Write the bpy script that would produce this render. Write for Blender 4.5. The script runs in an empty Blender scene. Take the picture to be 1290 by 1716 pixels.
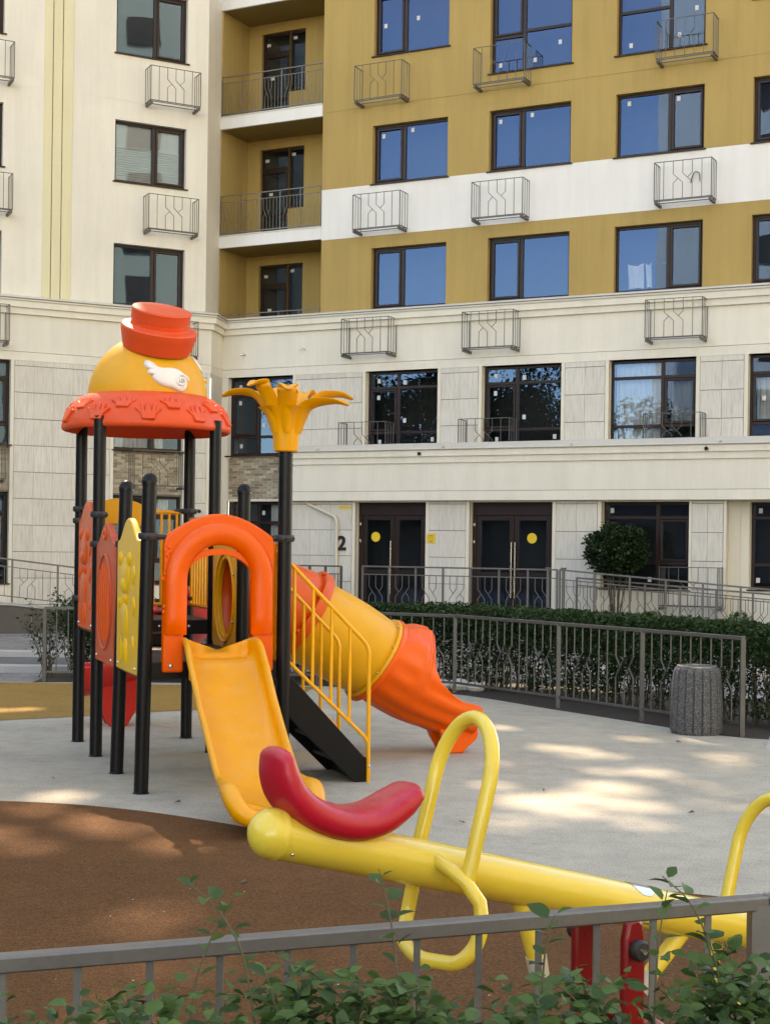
import bpy, bmesh, math, random
from mathutils import Vector, Matrix
R = math.radians
rnd = random.Random(7)
SC = bpy.context.scene
COL = SC.collection

# ------------------------------------------------------------------ camera, sky, sun, exposure
cam_data = bpy.data.cameras.new('camera')
cam = bpy.data.objects.new('camera', cam_data); COL.objects.link(cam)
roll = 0.0135
cr, sr = math.cos(roll), math.sin(roll)
cam.matrix_world = Matrix(((cr, -sr, 0, 0), (0, 0, -1, 0), (sr, cr, 0, 1.85), (0, 0, 0, 1)))
cam_data.sensor_fit = 'HORIZONTAL'; cam_data.sensor_width = 36.0
cam_data.lens = 36.0 * 2500 / 1290
cam_data.shift_y = 64 / 1290
cam_data.clip_start = 0.05; cam_data.clip_end = 1500
cam_data.dof.use_dof = False
SC.camera = cam

SUN_EL, SUN_AZ = R(43), R(-16)          # azimuth measured from +Y towards +X
sun_vec = Vector((math.sin(SUN_AZ) * math.cos(SUN_EL), math.cos(SUN_AZ) * math.cos(SUN_EL), math.sin(SUN_EL)))
world = bpy.data.worlds.new('World'); SC.world = world; world.use_nodes = True
wn = world.node_tree
for n in list(wn.nodes): wn.nodes.remove(n)
w_out = wn.nodes.new('ShaderNodeOutputWorld'); w_bg = wn.nodes.new('ShaderNodeBackground')
sky = wn.nodes.new('ShaderNodeTexSky'); sky.sky_type = 'NISHITA'; sky.sun_disc = False
sky.sun_elevation = SUN_EL; sky.sun_rotation = SUN_AZ
sky.air_density = 1.0; sky.dust_density = 0.1; sky.ozone_density = 3.0
w_bg.inputs[1].default_value = 0.15
wn.links.new(sky.outputs[0], w_bg.inputs[0]); wn.links.new(w_bg.outputs[0], w_out.inputs[0])
sd = bpy.data.lights.new('sun', 'SUN'); sd.energy = 2.3; sd.angle = R(0.6); sd.color = (1.0, 0.97, 0.93)
sun = bpy.data.objects.new('sun', sd); COL.objects.link(sun)
sun.rotation_euler = sun_vec.to_track_quat('Z', 'Y').to_euler()
vs = SC.view_settings
vs.view_transform = 'Standard'; vs.look = 'None'; vs.gamma = 1.0; vs.use_curve_mapping = False
vs.exposure = 2.48
try:
    vs.use_white_balance = True; vs.white_balance_temperature = 9700; vs.white_balance_tint = 18
except Exception: pass
SC.render.engine = 'CYCLES'
SC.cycles.use_denoising = True
SC.cycles.max_bounces = 8; SC.cycles.transparent_max_bounces = 12
SC.cycles.caustics_reflective = False; SC.cycles.caustics_refractive = False

# ------------------------------------------------------------------ materials
MATS = {}
def nodes_of(name):
    m = bpy.data.materials.new(name); m.use_nodes = True
    nt = m.node_tree
    return m, nt, nt.nodes['Principled BSDF']
def N(nt, t, **kw):
    n = nt.nodes.new(t)
    for k, v in kw.items(): setattr(n, k, v)
    return n
def coords(nt, scale=(1, 1, 1), per_object=True, world_pos=False):
    if world_pos:
        out = N(nt, 'ShaderNodeNewGeometry').outputs['Position']
    else:
        out = N(nt, 'ShaderNodeTexCoord').outputs['Object']
    if per_object:
        oi = N(nt, 'ShaderNodeObjectInfo'); mu = N(nt, 'ShaderNodeMath', operation='MULTIPLY'); mu.inputs[1].default_value = 37.0
        nt.links.new(oi.outputs['Random'], mu.inputs[0])
        ad = N(nt, 'ShaderNodeVectorMath', operation='ADD'); nt.links.new(out, ad.inputs[0]); nt.links.new(mu.outputs[0], ad.inputs[1]); out = ad.outputs[0]
    mp = N(nt, 'ShaderNodeMapping'); mp.inputs['Scale'].default_value = scale
    nt.links.new(out, mp.inputs[0]); return mp.outputs[0]
def ramp(nt, src, stops):
    r = N(nt, 'ShaderNodeValToRGB'); el = r.color_ramp.elements
    while len(el) < len(stops): el.new(0.5)
    for e, (p, c) in zip(el, stops): e.position = p; e.color = (*c, 1)
    nt.links.new(src, r.inputs[0]); return r.outputs[0]
def noise(nt, co, scale, detail=3, rough=.55):
    n = N(nt, 'ShaderNodeTexNoise'); n.inputs['Scale'].default_value = scale; n.inputs['Detail'].default_value = detail; n.inputs['Roughness'].default_value = rough
    nt.links.new(co, n.inputs['Vector']); return n.outputs['Fac']
def mixc(nt, fac, a, b, mode='MIX'):
    m = N(nt, 'ShaderNodeMix', data_type='RGBA', blend_type=mode)
    for s, v in ((m.inputs[0], fac), (m.inputs[6], a), (m.inputs[7], b)):
        if hasattr(v, 'links'): nt.links.new(v, s)
        elif isinstance(v, (int, float)): s.default_value = v
        else: s.default_value = (*v, 1)
    return m.outputs[2]
def sh(c, k): return tuple(min(1, max(0, x * k)) for x in c)
def bump(nt, p, h, strength, dist=.01):
    b = N(nt, 'ShaderNodeBump'); b.inputs['Strength'].default_value = strength; b.inputs['Distance'].default_value = dist
    nt.links.new(h, b.inputs['Height']); nt.links.new(b.outputs[0], p.inputs['Normal'])
def pm(name, col, rough=.5, var=.10, vscale=2.0, fine=0, fscale=60, bs=0, bscale=80, metal=0, spec=.5, coat=0, objvar=0, rvar=.12, stretch=(1, 1, 1), dirt=0, streak=0):
    m, nt, p = nodes_of(name)
    co = coords(nt, stretch)
    n1 = noise(nt, co, vscale, 4)
    c = ramp(nt, n1, [(.25, sh(col, 1 - var)), (.75, sh(col, 1 + var))])
    if fine:
        n2 = noise(nt, co, fscale, 2)
        c = mixc(nt, 1.0, c, ramp(nt, n2, [(.3, (1 - fine,) * 3), (.7, (1 + fine * .0 + 0,) * 3)]), 'MULTIPLY')
    if dirt:
        n3 = noise(nt, co, vscale * 3.1, 6, .7)
        c = mixc(nt, ramp(nt, n3, [(.5, (0, 0, 0)), (.75, (dirt,) * 3)]), c, sh(col, .45))
    if streak:
        n5 = noise(nt, coords(nt, (1, 1, .07)), 3.2, 6, .72)
        c = mixc(nt, 1.0, c, ramp(nt, n5, [(.36, (1 - streak, 1 - streak, 1 - streak * 1.15)), (.60, (1, 1, 1))]), 'MULTIPLY')
    if objvar:
        oi = N(nt, 'ShaderNodeObjectInfo')
        c = mixc(nt, 1.0, c, ramp(nt, oi.outputs['Random'], [(0, (1 - objvar,) * 3), (1, (1,) * 3)]), 'MULTIPLY')
    nt.links.new(c, p.inputs['Base Color'])
    rr = N(nt, 'ShaderNodeMapRange'); rr.inputs[3].default_value = max(.02, rough - rvar); rr.inputs[4].default_value = min(1, rough + rvar)
    nt.links.new(noise(nt, co, vscale * 4 + 3, 5), rr.inputs[0]); nt.links.new(rr.outputs[0], p.inputs['Roughness'])
    p.inputs['Metallic'].default_value = metal; p.inputs['Specular IOR Level'].default_value = spec; p.inputs['Coat Weight'].default_value = coat
    if bs: bump(nt, p, noise(nt, co, bscale, 4), bs)
    MATS[name] = m; return m

pm('stucco_ochre', (.46, .315, .115), .85, .05, .5, .10, 90, .25, 160, spec=.2, streak=0.11)
pm('stucco_white', (.78, .765, .73), .85, .04, .6, .06, 90, .2, 160, spec=.2, streak=0.06)
pm('stucco_cream', (.785, .738, .63), .85, .045, .5, .07, 90, .25, 160, spec=.2, streak=0.07, dirt=.08)
pm('stucco_yellow', (.74, .67, .44), .85, .04, .5, .06, 90, .2, 160, spec=.2, streak=0.05)
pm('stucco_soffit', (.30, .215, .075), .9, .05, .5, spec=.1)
pm('trim_cream', (.72, .67, .55), .7, .05, .8, .05, 70, spec=.3)
pm('flashing', (.56, .53, .46), .45, .06, 1.5, spec=.5, metal=.1)
pm('joint_dark', (.16, .15, .13), .9, .1)
pm('mortar', (.50, .45, .36), .95, .1, 5, .2, 80)
pm('frame_brown', (.020, .0085, .007), .40, .12, 2, spec=.35)
pm('interior', (.035, .033, .032), .9, .2, 1)
pm('slab_grey', (.30, .29, .27), .8, .1, 2)
pm('steel_grey', (.165, .158, .142), .42, .12, 5, .1, 60, metal=.35)
pm('steel_dark', (.105, .10, .09), .45, .15, 5, .1, 60, metal=.35)
pm('steel_bright', (.62, .61, .58), .25, .08, 5, metal=.9)
pm('sticker_white', (.55, .55, .54), .6, .04)
pm('curtain', (.74, .74, .75), .9, .05, 3, spec=.1)
pm('curtain_grey', (.30, .30, .30), .9, .05, 3, spec=.1)
pm('cloth_white', (.82, .82, .80), .9, .04, 4, spec=.1)
pm('black_paint', (.008, .008, .008), .5, .1)
pm('sign_yellow', (.80, .53, .03), .5, .05)
pm('ink_dark', (.10, .07, .02), .6, .1)
pm('pipe_cream', (.60, .54, .43), .5, .06)
pm('ramp_stone', (.085, .074, .066), .6, .12, 1.5, .12, 60)
pm('concrete_kerb', (.42, .41, .39), .85, .1, 2, .15, 60, .2, 90)
pm('soil', (.050, .036, .026), .95, .25, 4, .4, 60, .8, 40)
pm('stone_white', (.66, .62, .55), .85, .12, 6, .15, 40, .4, 30)
pm('bark', (.10, .075, .050), .9, .2, 12, .3, 60, .4, 50)
# play equipment
def plastic(name, col, rough=.34, **k):
    m = pm(name, col, rough, k.get('var', .07), k.get('vscale', 1.6), k.get('fine', .06), 220, .10, 260, spec=.36, coat=k.get('coat', .03), rvar=.09, dirt=k.get('dirt', .13))
    nt = m.node_tree; p = nt.nodes['Principled BSDF']; src = p.inputs['Base Color'].links[0].from_socket
    # dust lying on upward faces, in blotches, and fine rubbing marks
    g = N(nt, 'ShaderNodeNewGeometry'); sx = N(nt, 'ShaderNodeSeparateXYZ'); nt.links.new(g.outputs['Normal'], sx.inputs[0])
    up = ramp(nt, sx.outputs['Z'], [(.15, (0, 0, 0)), (.95, (1, 1, 1))])
    bl = ramp(nt, noise(nt, coords(nt), 9, 6, .75), [(.40, (0, 0, 0)), (.72, (k.get('dust', .13),) * 3)])
    f = N(nt, 'ShaderNodeMath', operation='MULTIPLY'); nt.links.new(up, f.inputs[0]); nt.links.new(bl, f.inputs[1])
    c = mixc(nt, f.outputs[0], src, (.46, .42, .36))
    sc = ramp(nt, noise(nt, coords(nt, (60, 60, 4)), 1.6, 3, .6), [(.66, (0, 0, 0)), (.74, (.16, .16, .16))])
    c = mixc(nt, sc, c, tuple(min(1, v * 1.1 + .10) for v in col))
    nt.links.new(c, p.inputs['Base Color'])
plastic('plastic_yellow', (.84, .345, .010))
plastic('plastic_panel_yellow', (.82, .465, .016))
plastic('plastic_tube_yellow', (.80, .37, .014), .42)
plastic('plastic_dome', (.78, .36, .014), .5)
plastic('plastic_orange', (.90, .104, .002), .36)
plastic('plastic_burnt', (.74, .092, .010), .36)
plastic('plastic_brick', (.58, .072, .018), .42)
plastic('plastic_coral', (.80, .082, .018), .5)
plastic('plastic_red', (.62, .026, .018), .36)
plastic('plastic_white', (.80, .76, .72), .45)
plastic('seat_red', (.52, .010, .026), .36, fine=.1)
plastic('seesaw_yellow', (.78, .565, .070), .20, coat=.4, fine=.02, dirt=.06)
plastic('paint_orange', (.88, .38, .012), .3, coat=.3)
plastic('paint_red', (.22, .006, .008), .3, coat=.2)
plastic('rubber_clear', (.50, .47, .38), .4)
pm('post_black', (.004, .004, .005), .38, .15, 3, .0, 120, spec=.24)
pm('deck_black', (.022, .021, .021), .55, .2, 4, .3, 120, .5, 140)
pm('rubber_black', (.016, .016, .016), .5, .2, 4)
pm('eye_black', (.010, .010, .010), .3, .1)
pm('bin_liner', (.30, .30, .29), .35, .1, metal=.7)

def granules(name, dark, light, speck, scale=170, stain=.12, fleck=.0):
    m, nt, p = nodes_of(name)
    co = coords(nt, per_object=False, world_pos=True)
    n1 = noise(nt, co, scale, 5, .85)
    c = ramp(nt, n1, [(.34, dark), (.51, light), (.66, speck)])
    n2 = noise(nt, co, .55, 6, .62)
    c = mixc(nt, 1.0, c, ramp(nt, n2, [(.32, (1 - stain,) * 3), (.62, (1, 1, 1))]), 'MULTIPLY')
    n4 = noise(nt, co, 5, 5, .7)
    c = mixc(nt, 1.0, c, ramp(nt, n4, [(.30, (1 - stain * .8,) * 3), (.6, (1, 1, 1))]), 'MULTIPLY')
    v = N(nt, 'ShaderNodeTexVoronoi'); v.inputs['Scale'].default_value = 5.5; nt.links.new(co, v.inputs['Vector'])
    c = mixc(nt, ramp(nt, v.outputs['Distance'], [(.018, (fleck,) * 3), (.035, (0, 0, 0))]), c, (.75, .66, .5))
    nt.links.new(c, p.inputs['Base Color']); p.inputs['Roughness'].default_value = .95; p.inputs['Specular IOR Level'].default_value = .15
    n6 = noise(nt, co, 1.7, 6, .75)
    c = mixc(nt, 1.0, c, ramp(nt, n6, [(.30, (.80, .79, .77)), (.44, (1, 1, 1))]), 'MULTIPLY')
    n7 = noise(nt, co, 17, 4, .8)
    c = mixc(nt, 1.0, c, ramp(nt, n7, [(.28, (.86, .855, .84)), (.42, (1, 1, 1))]), 'MULTIPLY')
    nt.links.new(c, p.inputs['Base Color'])
    bump(nt, p, n1, .5, .004)
    MATS[name] = m
granules('rubber_beige', (.275, .249, .192), (.465, .430, .340), (.64, .60, .495), 75, .2)
granules('rubber_brown', (.066, .028, .010), (.138, .060, .022), (.24, .116, .046), 75, .18, .8)
granules('rubber_ochre', (.17, .095, .026), (.33, .19, .052), (.46, .29, .10), 75, .14)
granules('asphalt', (.10, .10, .098), (.16, .158, .15), (.24, .235, .225), 60, .15)

def concrete_aggregate():
    m, nt, p = nodes_of('aggregate')
    co = coords(nt)
    v = N(nt, 'ShaderNodeTexVoronoi'); v.inputs['Scale'].default_value = 150; nt.links.new(co, v.inputs['Vector'])
    sp = N(nt, 'ShaderNodeSeparateColor'); nt.links.new(v.outputs['Color'], sp.inputs[0])
    c = ramp(nt, sp.outputs[0], [(.15, (.060, .060, .063)), (.5, (.120, .120, .122)), (.92, (.23, .23, .225))])
    c = mixc(nt, 1.0, c, ramp(nt, v.outputs['Distance'], [(.3, (1, 1, 1)), (.7, (.35, .35, .35))]), 'MULTIPLY')
    nt.links.new(c, p.inputs['Base Color']); p.inputs['Roughness'].default_value = .9
    bump(nt, p, v.outputs['Distance'], -.9, .01); MATS['aggregate'] = m
concrete_aggregate()

def travertine():
    m, nt, p = nodes_of('travertine')
    co = coords(nt, (1, 1, .06))
    n1 = noise(nt, co, 42, 4, .6)
    c = ramp(nt, n1, [(.30, (.53, .50, .44)), (.5, (.66, .625, .555)), (.75, (.72, .685, .615))])
    n2 = noise(nt, coords(nt), 1.3, 3)
    c = mixc(nt, 1.0, c, ramp(nt, n2, [(.3, (.93, .93, .925)), (.7, (1, 1, 1))]), 'MULTIPLY')
    oi = N(nt, 'ShaderNodeObjectInfo')
    c = mixc(nt, 1.0, c, ramp(nt, oi.outputs['Random'], [(0, (.94, .93, .92)), (1, (1, 1, 1))]), 'MULTIPLY')
    nt.links.new(c, p.inputs['Base Color']); p.inputs['Roughness'].default_value = .55; p.inputs['Specular IOR Level'].default_value = .3
    bump(nt, p, n1, .15, .004); MATS['travertine'] = m
travertine()
def bricks():
    m, nt, p = nodes_of('brick_clay')
    oi = N(nt, 'ShaderNodeObjectInfo')
    c = ramp(nt, oi.outputs['Random'], [(0, (.25, .195, .135)), (.35, (.38, .31, .225)), (.7, (.49, .41, .30)), (1, (.58, .51, .39))])
    n = noise(nt, coords(nt), 14, 4)
    c = mixc(nt, 1.0, c, ramp(nt, n, [(.3, (.8, .8, .8)), (.7, (1, 1, 1))]), 'MULTIPLY')
    nt.links.new(c, p.inputs['Base Color']); p.inputs['Roughness'].default_value = .9; p.inputs['Specular IOR Level'].default_value = .2
    bump(nt, p, n, .3); MATS['brick_clay'] = m
bricks()
def paving():
    m, nt, p = nodes_of('paving')
    co = coords(nt, per_object=False, world_pos=True)
    b = N(nt, 'ShaderNodeTexBrick'); nt.links.new(co, b.inputs['Vector'])
    b.inputs['Color1'].default_value = (.33, .31, .285, 1); b.inputs['Color2'].default_value = (.22, .21, .20, 1); b.inputs['Mortar'].default_value = (.11, .105, .095, 1)
    b.inputs['Scale'].default_value = 1.0; b.inputs['Mortar Size'].default_value = .008; b.inputs['Brick Width'].default_value = .42; b.inputs['Row Height'].default_value = .21
    n = noise(nt, co, 2.5, 5)
    c = mixc(nt, 1.0, b.outputs['Color'], ramp(nt, n, [(.3, (.75, .75, .75)), (.7, (1, 1, 1))]), 'MULTIPLY')
    nt.links.new(c, p.inputs['Base Color']); p.inputs['Roughness'].default_value = .85
    MATS['paving'] = m
paving()
def glass(name, base=.05, gain=1.0, tint=(.30, .56, .97)):
    m, nt, p = nodes_of(name)
    nt.nodes.remove(p); out = nt.nodes['Material Output']
    tr = N(nt, 'ShaderNodeBsdfTransparent'); tr.inputs[0].default_value = (.84, .87, .86, 1)
    gl = N(nt, 'ShaderNodeBsdfGlossy'); gl.inputs['Roughness'].default_value = .0; gl.inputs['Color'].default_value = (*tint, 1)
    fr = N(nt, 'ShaderNodeFresnel'); fr.inputs['IOR'].default_value = 1.7
    ma = N(nt, 'ShaderNodeMath', operation='MULTIPLY_ADD'); ma.use_clamp = True
    ma.inputs[1].default_value = gain; ma.inputs[2].default_value = base
    nt.links.new(fr.outputs[0], ma.inputs[0])
    # rolled and laminated panes are never perfectly flat
    co = coords(nt, (1, 1, 1))
    n = noise(nt, co, .9, 1, .3)
    b = N(nt, 'ShaderNodeBump'); b.inputs['Strength'].default_value = .04; b.inputs['Distance'].default_value = .05
    nt.links.new(n, b.inputs['Height']); nt.links.new(b.outputs[0], gl.inputs['Normal'])
    mx = N(nt, 'ShaderNodeMixShader'); nt.links.new(ma.outputs[0], mx.inputs[0]); nt.links.new(tr.outputs[0], mx.inputs[1]); nt.links.new(gl.outputs[0], mx.inputs[2])
    nt.links.new(mx.outputs[0], out.inputs[0]); MATS[name] = m
glass('glass')
def leafmat(name, dark, light, trans=.25):
    m, nt, p = nodes_of(name)
    g = N(nt, 'ShaderNodeNewGeometry'); oi = N(nt, 'ShaderNodeObjectInfo')
    ad = N(nt, 'ShaderNodeMath', operation='ADD'); nt.links.new(g.outputs['Random Per Island'], ad.inputs[0]); nt.links.new(oi.outputs['Random'], ad.inputs[1])
    fr = N(nt, 'ShaderNodeMath', operation='FRACT'); nt.links.new(ad.outputs[0], fr.inputs[0])
    c = ramp(nt, fr.outputs[0], [(0, dark), (.6, light), (1, sh(light, 1.35))])
    c = mixc(nt, 1.0, c, ramp(nt, noise(nt, coords(nt), 30, 3), [(.3, (.75, .75, .75)), (.7, (1, 1, 1))]), 'MULTIPLY')
    nt.links.new(c, p.inputs['Base Color']); p.inputs['Roughness'].default_value = .55; p.inputs['Specular IOR Level'].default_value = .25
    t = N(nt, 'ShaderNodeBsdfTranslucent'); nt.links.new(c, t.inputs[0])
    mx = N(nt, 'ShaderNodeMixShader'); mx.inputs[0].default_value = trans
    nt.links.new(p.outputs[0], mx.inputs[1]); nt.links.new(t.outputs[0], mx.inputs[2]); nt.links.new(mx.outputs[0], nt.nodes['Material Output'].inputs[0])
    MATS[name] = m
leafmat('leaf_hedge', (.011, .030, .008), (.032, .070, .019))
leafmat('leaf_dark', (.009, .024, .008), (.022, .050, .016))
leafmat('leaf_front', (.032, .075, .022), (.092, .170, .050), .4)
leafmat('leaf_tree', (.025, .050, .016), (.060, .105, .035))
pm('twig', (.10, .085, .045), .8, .2, 10)

# ------------------------------------------------------------------ mesh helpers
class MB:
    """collects vertices and faces of one mesh"""
    def __init__(s): s.v = []; s.f = []
    def add(s, vs_, fs):
        o = len(s.v); s.v += [tuple(v) for v in vs_]; s.f += [tuple(i + o for i in f) for f in fs]; return s
    def box(s, x0, x1, y0, y1, z0, z1, m=None):
        vs_ = [Vector(p) for p in ((x0, y0, z0), (x1, y0, z0), (x1, y1, z0), (x0, y1, z0), (x0, y0, z1), (x1, y0, z1), (x1, y1, z1), (x0, y1, z1))]
        if m: vs_ = [m @ v for v in vs_]
        return s.add(vs_, [(0, 3, 2, 1), (4, 5, 6, 7), (0, 1, 5, 4), (1, 2, 6, 5), (2, 3, 7, 6), (3, 0, 4, 7)])
    def tube(s, pts, r, seg=8, closed=False, caps=True, up=None):
        pts = [Vector(p) for p in pts]; n = len(pts)
        rs = r if isinstance(r, (list, tuple)) else [r] * n
        tans = []
        for i in range(n):
            a = pts[i - 1] if (i > 0 or closed) else pts[i]; b = pts[(i + 1) % n] if (i < n - 1 or closed) else pts[i]
            t = (b - a); t = t.normalized() if t.length > 1e-9 else Vector((0, 0, 1)); tans.append(t)
        ref = Vector(up) if up else (Vector((0, 0, 1)) if abs(tans[0].z) < .9 else Vector((1, 0, 0)))
        nrm = (ref - tans[0] * ref.dot(tans[0])).normalized()
        base = len(s.v)
        for i in range(n):
            nrm = (nrm - tans[i] * nrm.dot(tans[i])).normalized(); bi = tans[i].cross(nrm)
            # keep width at mitred corners
            k = 1.0
            if 0 < i < n - 1:
                d = (pts[i] - pts[i - 1]).normalized().dot(tans[i]); k = 1 / max(.5, d)
            for j in range(seg):
                a = 2 * math.pi * (j + .5) / seg
                s.v.append(tuple(pts[i] + (nrm * math.cos(a) + bi * math.sin(a)) * rs[i] * (k if seg == 4 else 1)))
        m = n if closed else n - 1
        for i in range(m):
            for j in range(seg):
                a = base + i * seg + j; b = base + i * seg + (j + 1) % seg
                c = base + ((i + 1) % n) * seg + (j + 1) % seg; d = base + ((i + 1) % n) * seg + j
                s.f.append((a, b, c, d))
        if caps and not closed:
            s.f.append(tuple(base + j for j in reversed(range(seg)))); s.f.append(tuple(base + (n - 1) * seg + j for j in range(seg)))
        return s
    def lathe(s, prof, seg=32, m=None, close_ends=True, wob=None):
        base = len(s.v); n = len(prof)
        for i, (r, z) in enumerate(prof):
            for j in range(seg):
                a = 2 * math.pi * j / seg
                rr = r * (wob(a, i) if wob else 1)
                v = Vector((rr * math.cos(a), rr * math.sin(a), z))
                s.v.append(tuple(m @ v) if m else tuple(v))
        for i in range(n - 1):
            for j in range(seg):
                s.f.append((base + i * seg + j, base + i * seg + (j + 1) % seg, base + (i + 1) * seg + (j + 1) % seg, base + (i + 1) * seg + j))
        if close_ends:
            s.f.append(tuple(base + j for j in reversed(range(seg)))); s.f.append(tuple(base + (n - 1) * seg + j for j in range(seg)))
        return s
    def prism(s, outline, t0, t1, m=None):
        """outline in local XZ, thickness along Y from t0 to t1"""
        n = len(outline); base = len(s.v)
        for t in (t0, t1):
            for (x, z) in outline:
                v = Vector((x, t, z)); s.v.append(tuple(m @ v) if m else tuple(v))
        s.f.append(tuple(base + i for i in range(n))); s.f.append(tuple(base + n + i for i in reversed(range(n))))
        for i in range(n):
            j = (i + 1) % n; s.f.append((base + j, base + i, base + n + i, base + n + j))
        return s
    def loft(s, rings, closed=True, caps=False):
        base = len(s.v); n = len(rings[0])
        for r in rings: s.v += [tuple(p) for p in r]
        for i in range(len(rings) - 1):
            for j in range(n if closed else n - 1):
                k = (j + 1) % n
                s.f.append((base + i * n + j, base + i * n + k, base + (i + 1) * n + k, base + (i + 1) * n + j))
        if caps:
            s.f.append(tuple(base + j for j in reversed(range(n)))); s.f.append(tuple(base + (len(rings) - 1) * n + j for j in range(n)))
        return s
    def ellipsoid(s, c, r, seg=16, rings=8, m=None):
        prof = [(max(1e-4, math.sin(math.pi * i / rings)), -math.cos(math.pi * i / rings)) for i in range(rings + 1)]
        mm = Matrix.Translation(Vector(c)) @ Matrix.Diagonal((*r, 1))
        if m: mm = m @ mm
        return s.lathe(prof, seg, mm)
    def mesh(s, name, mat, smooth=False, angle=40):
        me = bpy.data.meshes.new(name); me.from_pydata(s.v, [], s.f); me.update()
        bm = bmesh.new(); bm.from_mesh(me); bmesh.ops.recalc_face_normals(bm, faces=bm.faces); bm.to_mesh(me); bm.free()
        if smooth:
            me.polygons.foreach_set('use_smooth', [True] * len(me.polygons)); me.set_sharp_from_angle(angle=R(angle))
        me.materials.append(MATS[mat]); return me
    def build(s, name, mat, parent=None, smooth=False, loc=(0, 0, 0), rz=0, bevel=0, subd=0, angle=40, bseg=2):
        return put(name, s.mesh(name, mat, smooth or subd > 0, angle), parent, loc, rz, bevel, subd, bseg)
def put(name, me, parent=None, loc=(0, 0, 0), rz=0, bevel=0, subd=0, bseg=2):
    o = bpy.data.objects.new(name, me); COL.objects.link(o)
    o.location = loc; o.rotation_euler = (0, 0, rz)
    if parent: o.parent = parent
    if bevel:
        b = o.modifiers.new('bevel', 'BEVEL'); b.width = bevel; b.segments = bseg; b.limit_method = 'ANGLE'; b.angle_limit = R(35); b.harden_normals = False
    if subd:
        d = o.modifiers.new('subd', 'SUBSURF'); d.levels = subd; d.render_levels = subd
    return o
def thing(name, label, cat, loc=(0, 0, 0), rz=0, group=None):
    o = bpy.data.objects.new(name, None); COL.objects.link(o); o.empty_display_size = .2
    o.location = loc; o.rotation_euler = (0, 0, rz); o['label'] = label; o['category'] = cat
    if group: o['group'] = group
    return o
def tag(o, label, cat, group=None):
    o['label'] = label; o['category'] = cat
    if group: o['group'] = group
    return o
def struct(o): o['kind'] = 'structure'; return o
def stuff(o): o['kind'] = 'stuff'; return o
def bez(pts, n=6):
    """Catmull-Rom through points"""
    P = [Vector(p) for p in pts]; P = [P[0] * 2 - P[1]] + P + [P[-1] * 2 - P[-2]]
    out = []
    for i in range(1, len(P) - 2):
        for k in range(n):
            t = k / n; a, b, c, d = P[i - 1], P[i], P[i + 1], P[i + 2]
            out.append(.5 * ((2 * b) + (c - a) * t + (2 * a - 5 * b + 4 * c - d) * t * t + (3 * b - a - 3 * c + d) * t ** 3))
    out.append(P[-2]); return out
def rounded(pts, r, n=5):
    """polyline with its inner corners rounded"""
    P = [Vector(p) for p in pts]; out = [P[0]]
    for i in range(1, len(P) - 1):
        a, b, c = P[i - 1], P[i], P[i + 1]
        d1 = (a - b); d2 = (c - b); k = min(r, d1.length * .49, d2.length * .49)
        p, q = b + d1.normalized() * k, b + d2.normalized() * k
        for j in range(n + 1):
            t = j / n; out.append(p * (1 - t) ** 2 + b * 2 * t * (1 - t) + q * t * t)
    out.append(P[-1]); return out
# ------------------------------------------------------------------ ground
def sheet(name, pts, z, mat):
    b = MB(); b.add([(x, y, z) for x, y in pts], [tuple(range(len(pts)))])
    return struct(b.build(name, mat))
def smooth2(pts, n=8): return [(p.x, p.y) for p in bez([(x, y, 0) for x, y in pts], n)]
sheet('ground', [(-600, -600), (600, -600), (600, 600), (-600, 600)], -.02, 'asphalt')
sheet('pavement', [(-30, 12), (30, 12), (30, 60), (-30, 60)], -.012, 'paving')
FENCE = [(3.66, 15.2), (2.86, 16.5), (2.08, 17.75), (.93, 19.5), (-.90, 20.35), (-2.75, 20.5), (-4.61, 20.3)]
fence_curve = smooth2(FENCE, 6)
sheet('soil_bed', [(-4.75, 20.1)] + list(reversed([(x - .12, y - .30) for x, y in fence_curve[:-1]])) + [(5.6, 14.3), (7.5, 14.5), (6.5, 17.4), (3.6, 20.2), (1.3, 22.1), (-.6, 22.6), (-4.8, 22.4)], -.004, 'soil')
beige = [(-9, 1), (9, 1), (9, 13.4), (5.3, 14.45), (3.72, 15.02)] + [(x - .10, y - .16) for x, y in fence_curve[1:-1]] + [(-4.7, 20.12), (-9, 20.12)]
sheet('rubber_ground', beige, .000, 'rubber_beige')
brown_edge = smooth2([(-9.5, 10.2), (-5, 10.95), (-2.75, 10.76), (-1.85, 10.51), (-1.0, 9.96), (.2, 8.95), (1.83, 8.05), (4.5, 7.0), (9.5, 5.5)], 10)
sheet('rubber_ground_brown', [(-9.5, 1.0)] + brown_edge[::1] + [(9.5, 1.0)], .004, 'rubber_brown')
ochre_edge = smooth2([(-9, 13.2), (-5.2, 14.8), (-4.02, 15.69), (-3.15, 16.24), (-2.57, 16.7), (-2.0, 17.1), (-1.2, 18.2), (-.9, 20.0)], 8)
sheet('rubber_ground_ochre', [(-9, 20.1)] + ochre_edge, .004, 'rubber_ochre')
for (y0, y1, z1) in ((21.7, 21.95, .10), (24.4, 24.65, .12)):
    struct(MB().box(-12, -4.55, y0, y1, -.02, z1).build('kerb', 'concrete_kerb', bevel=.015))
struct(MB().box(-12, -4.55, 21.95, 24.4, -.02, .02).build('road', 'asphalt'))
struct(MB().box(1.5, 9.5, 22.6, 22.8, -.02, .10).build('kerb', 'concrete_kerb', bevel=.015))
pv = MB()
slab = MB().box(-.24, .24, -.245, .245, -.02, .012).mesh('paver', 'concrete_kerb')
pav_root = sheet('path', [(3.8, 14.2), (9, 12.6), (9, 15.4), (4.0, 15.3)], .002, 'joint_dark')
ang = R(-17)
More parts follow.
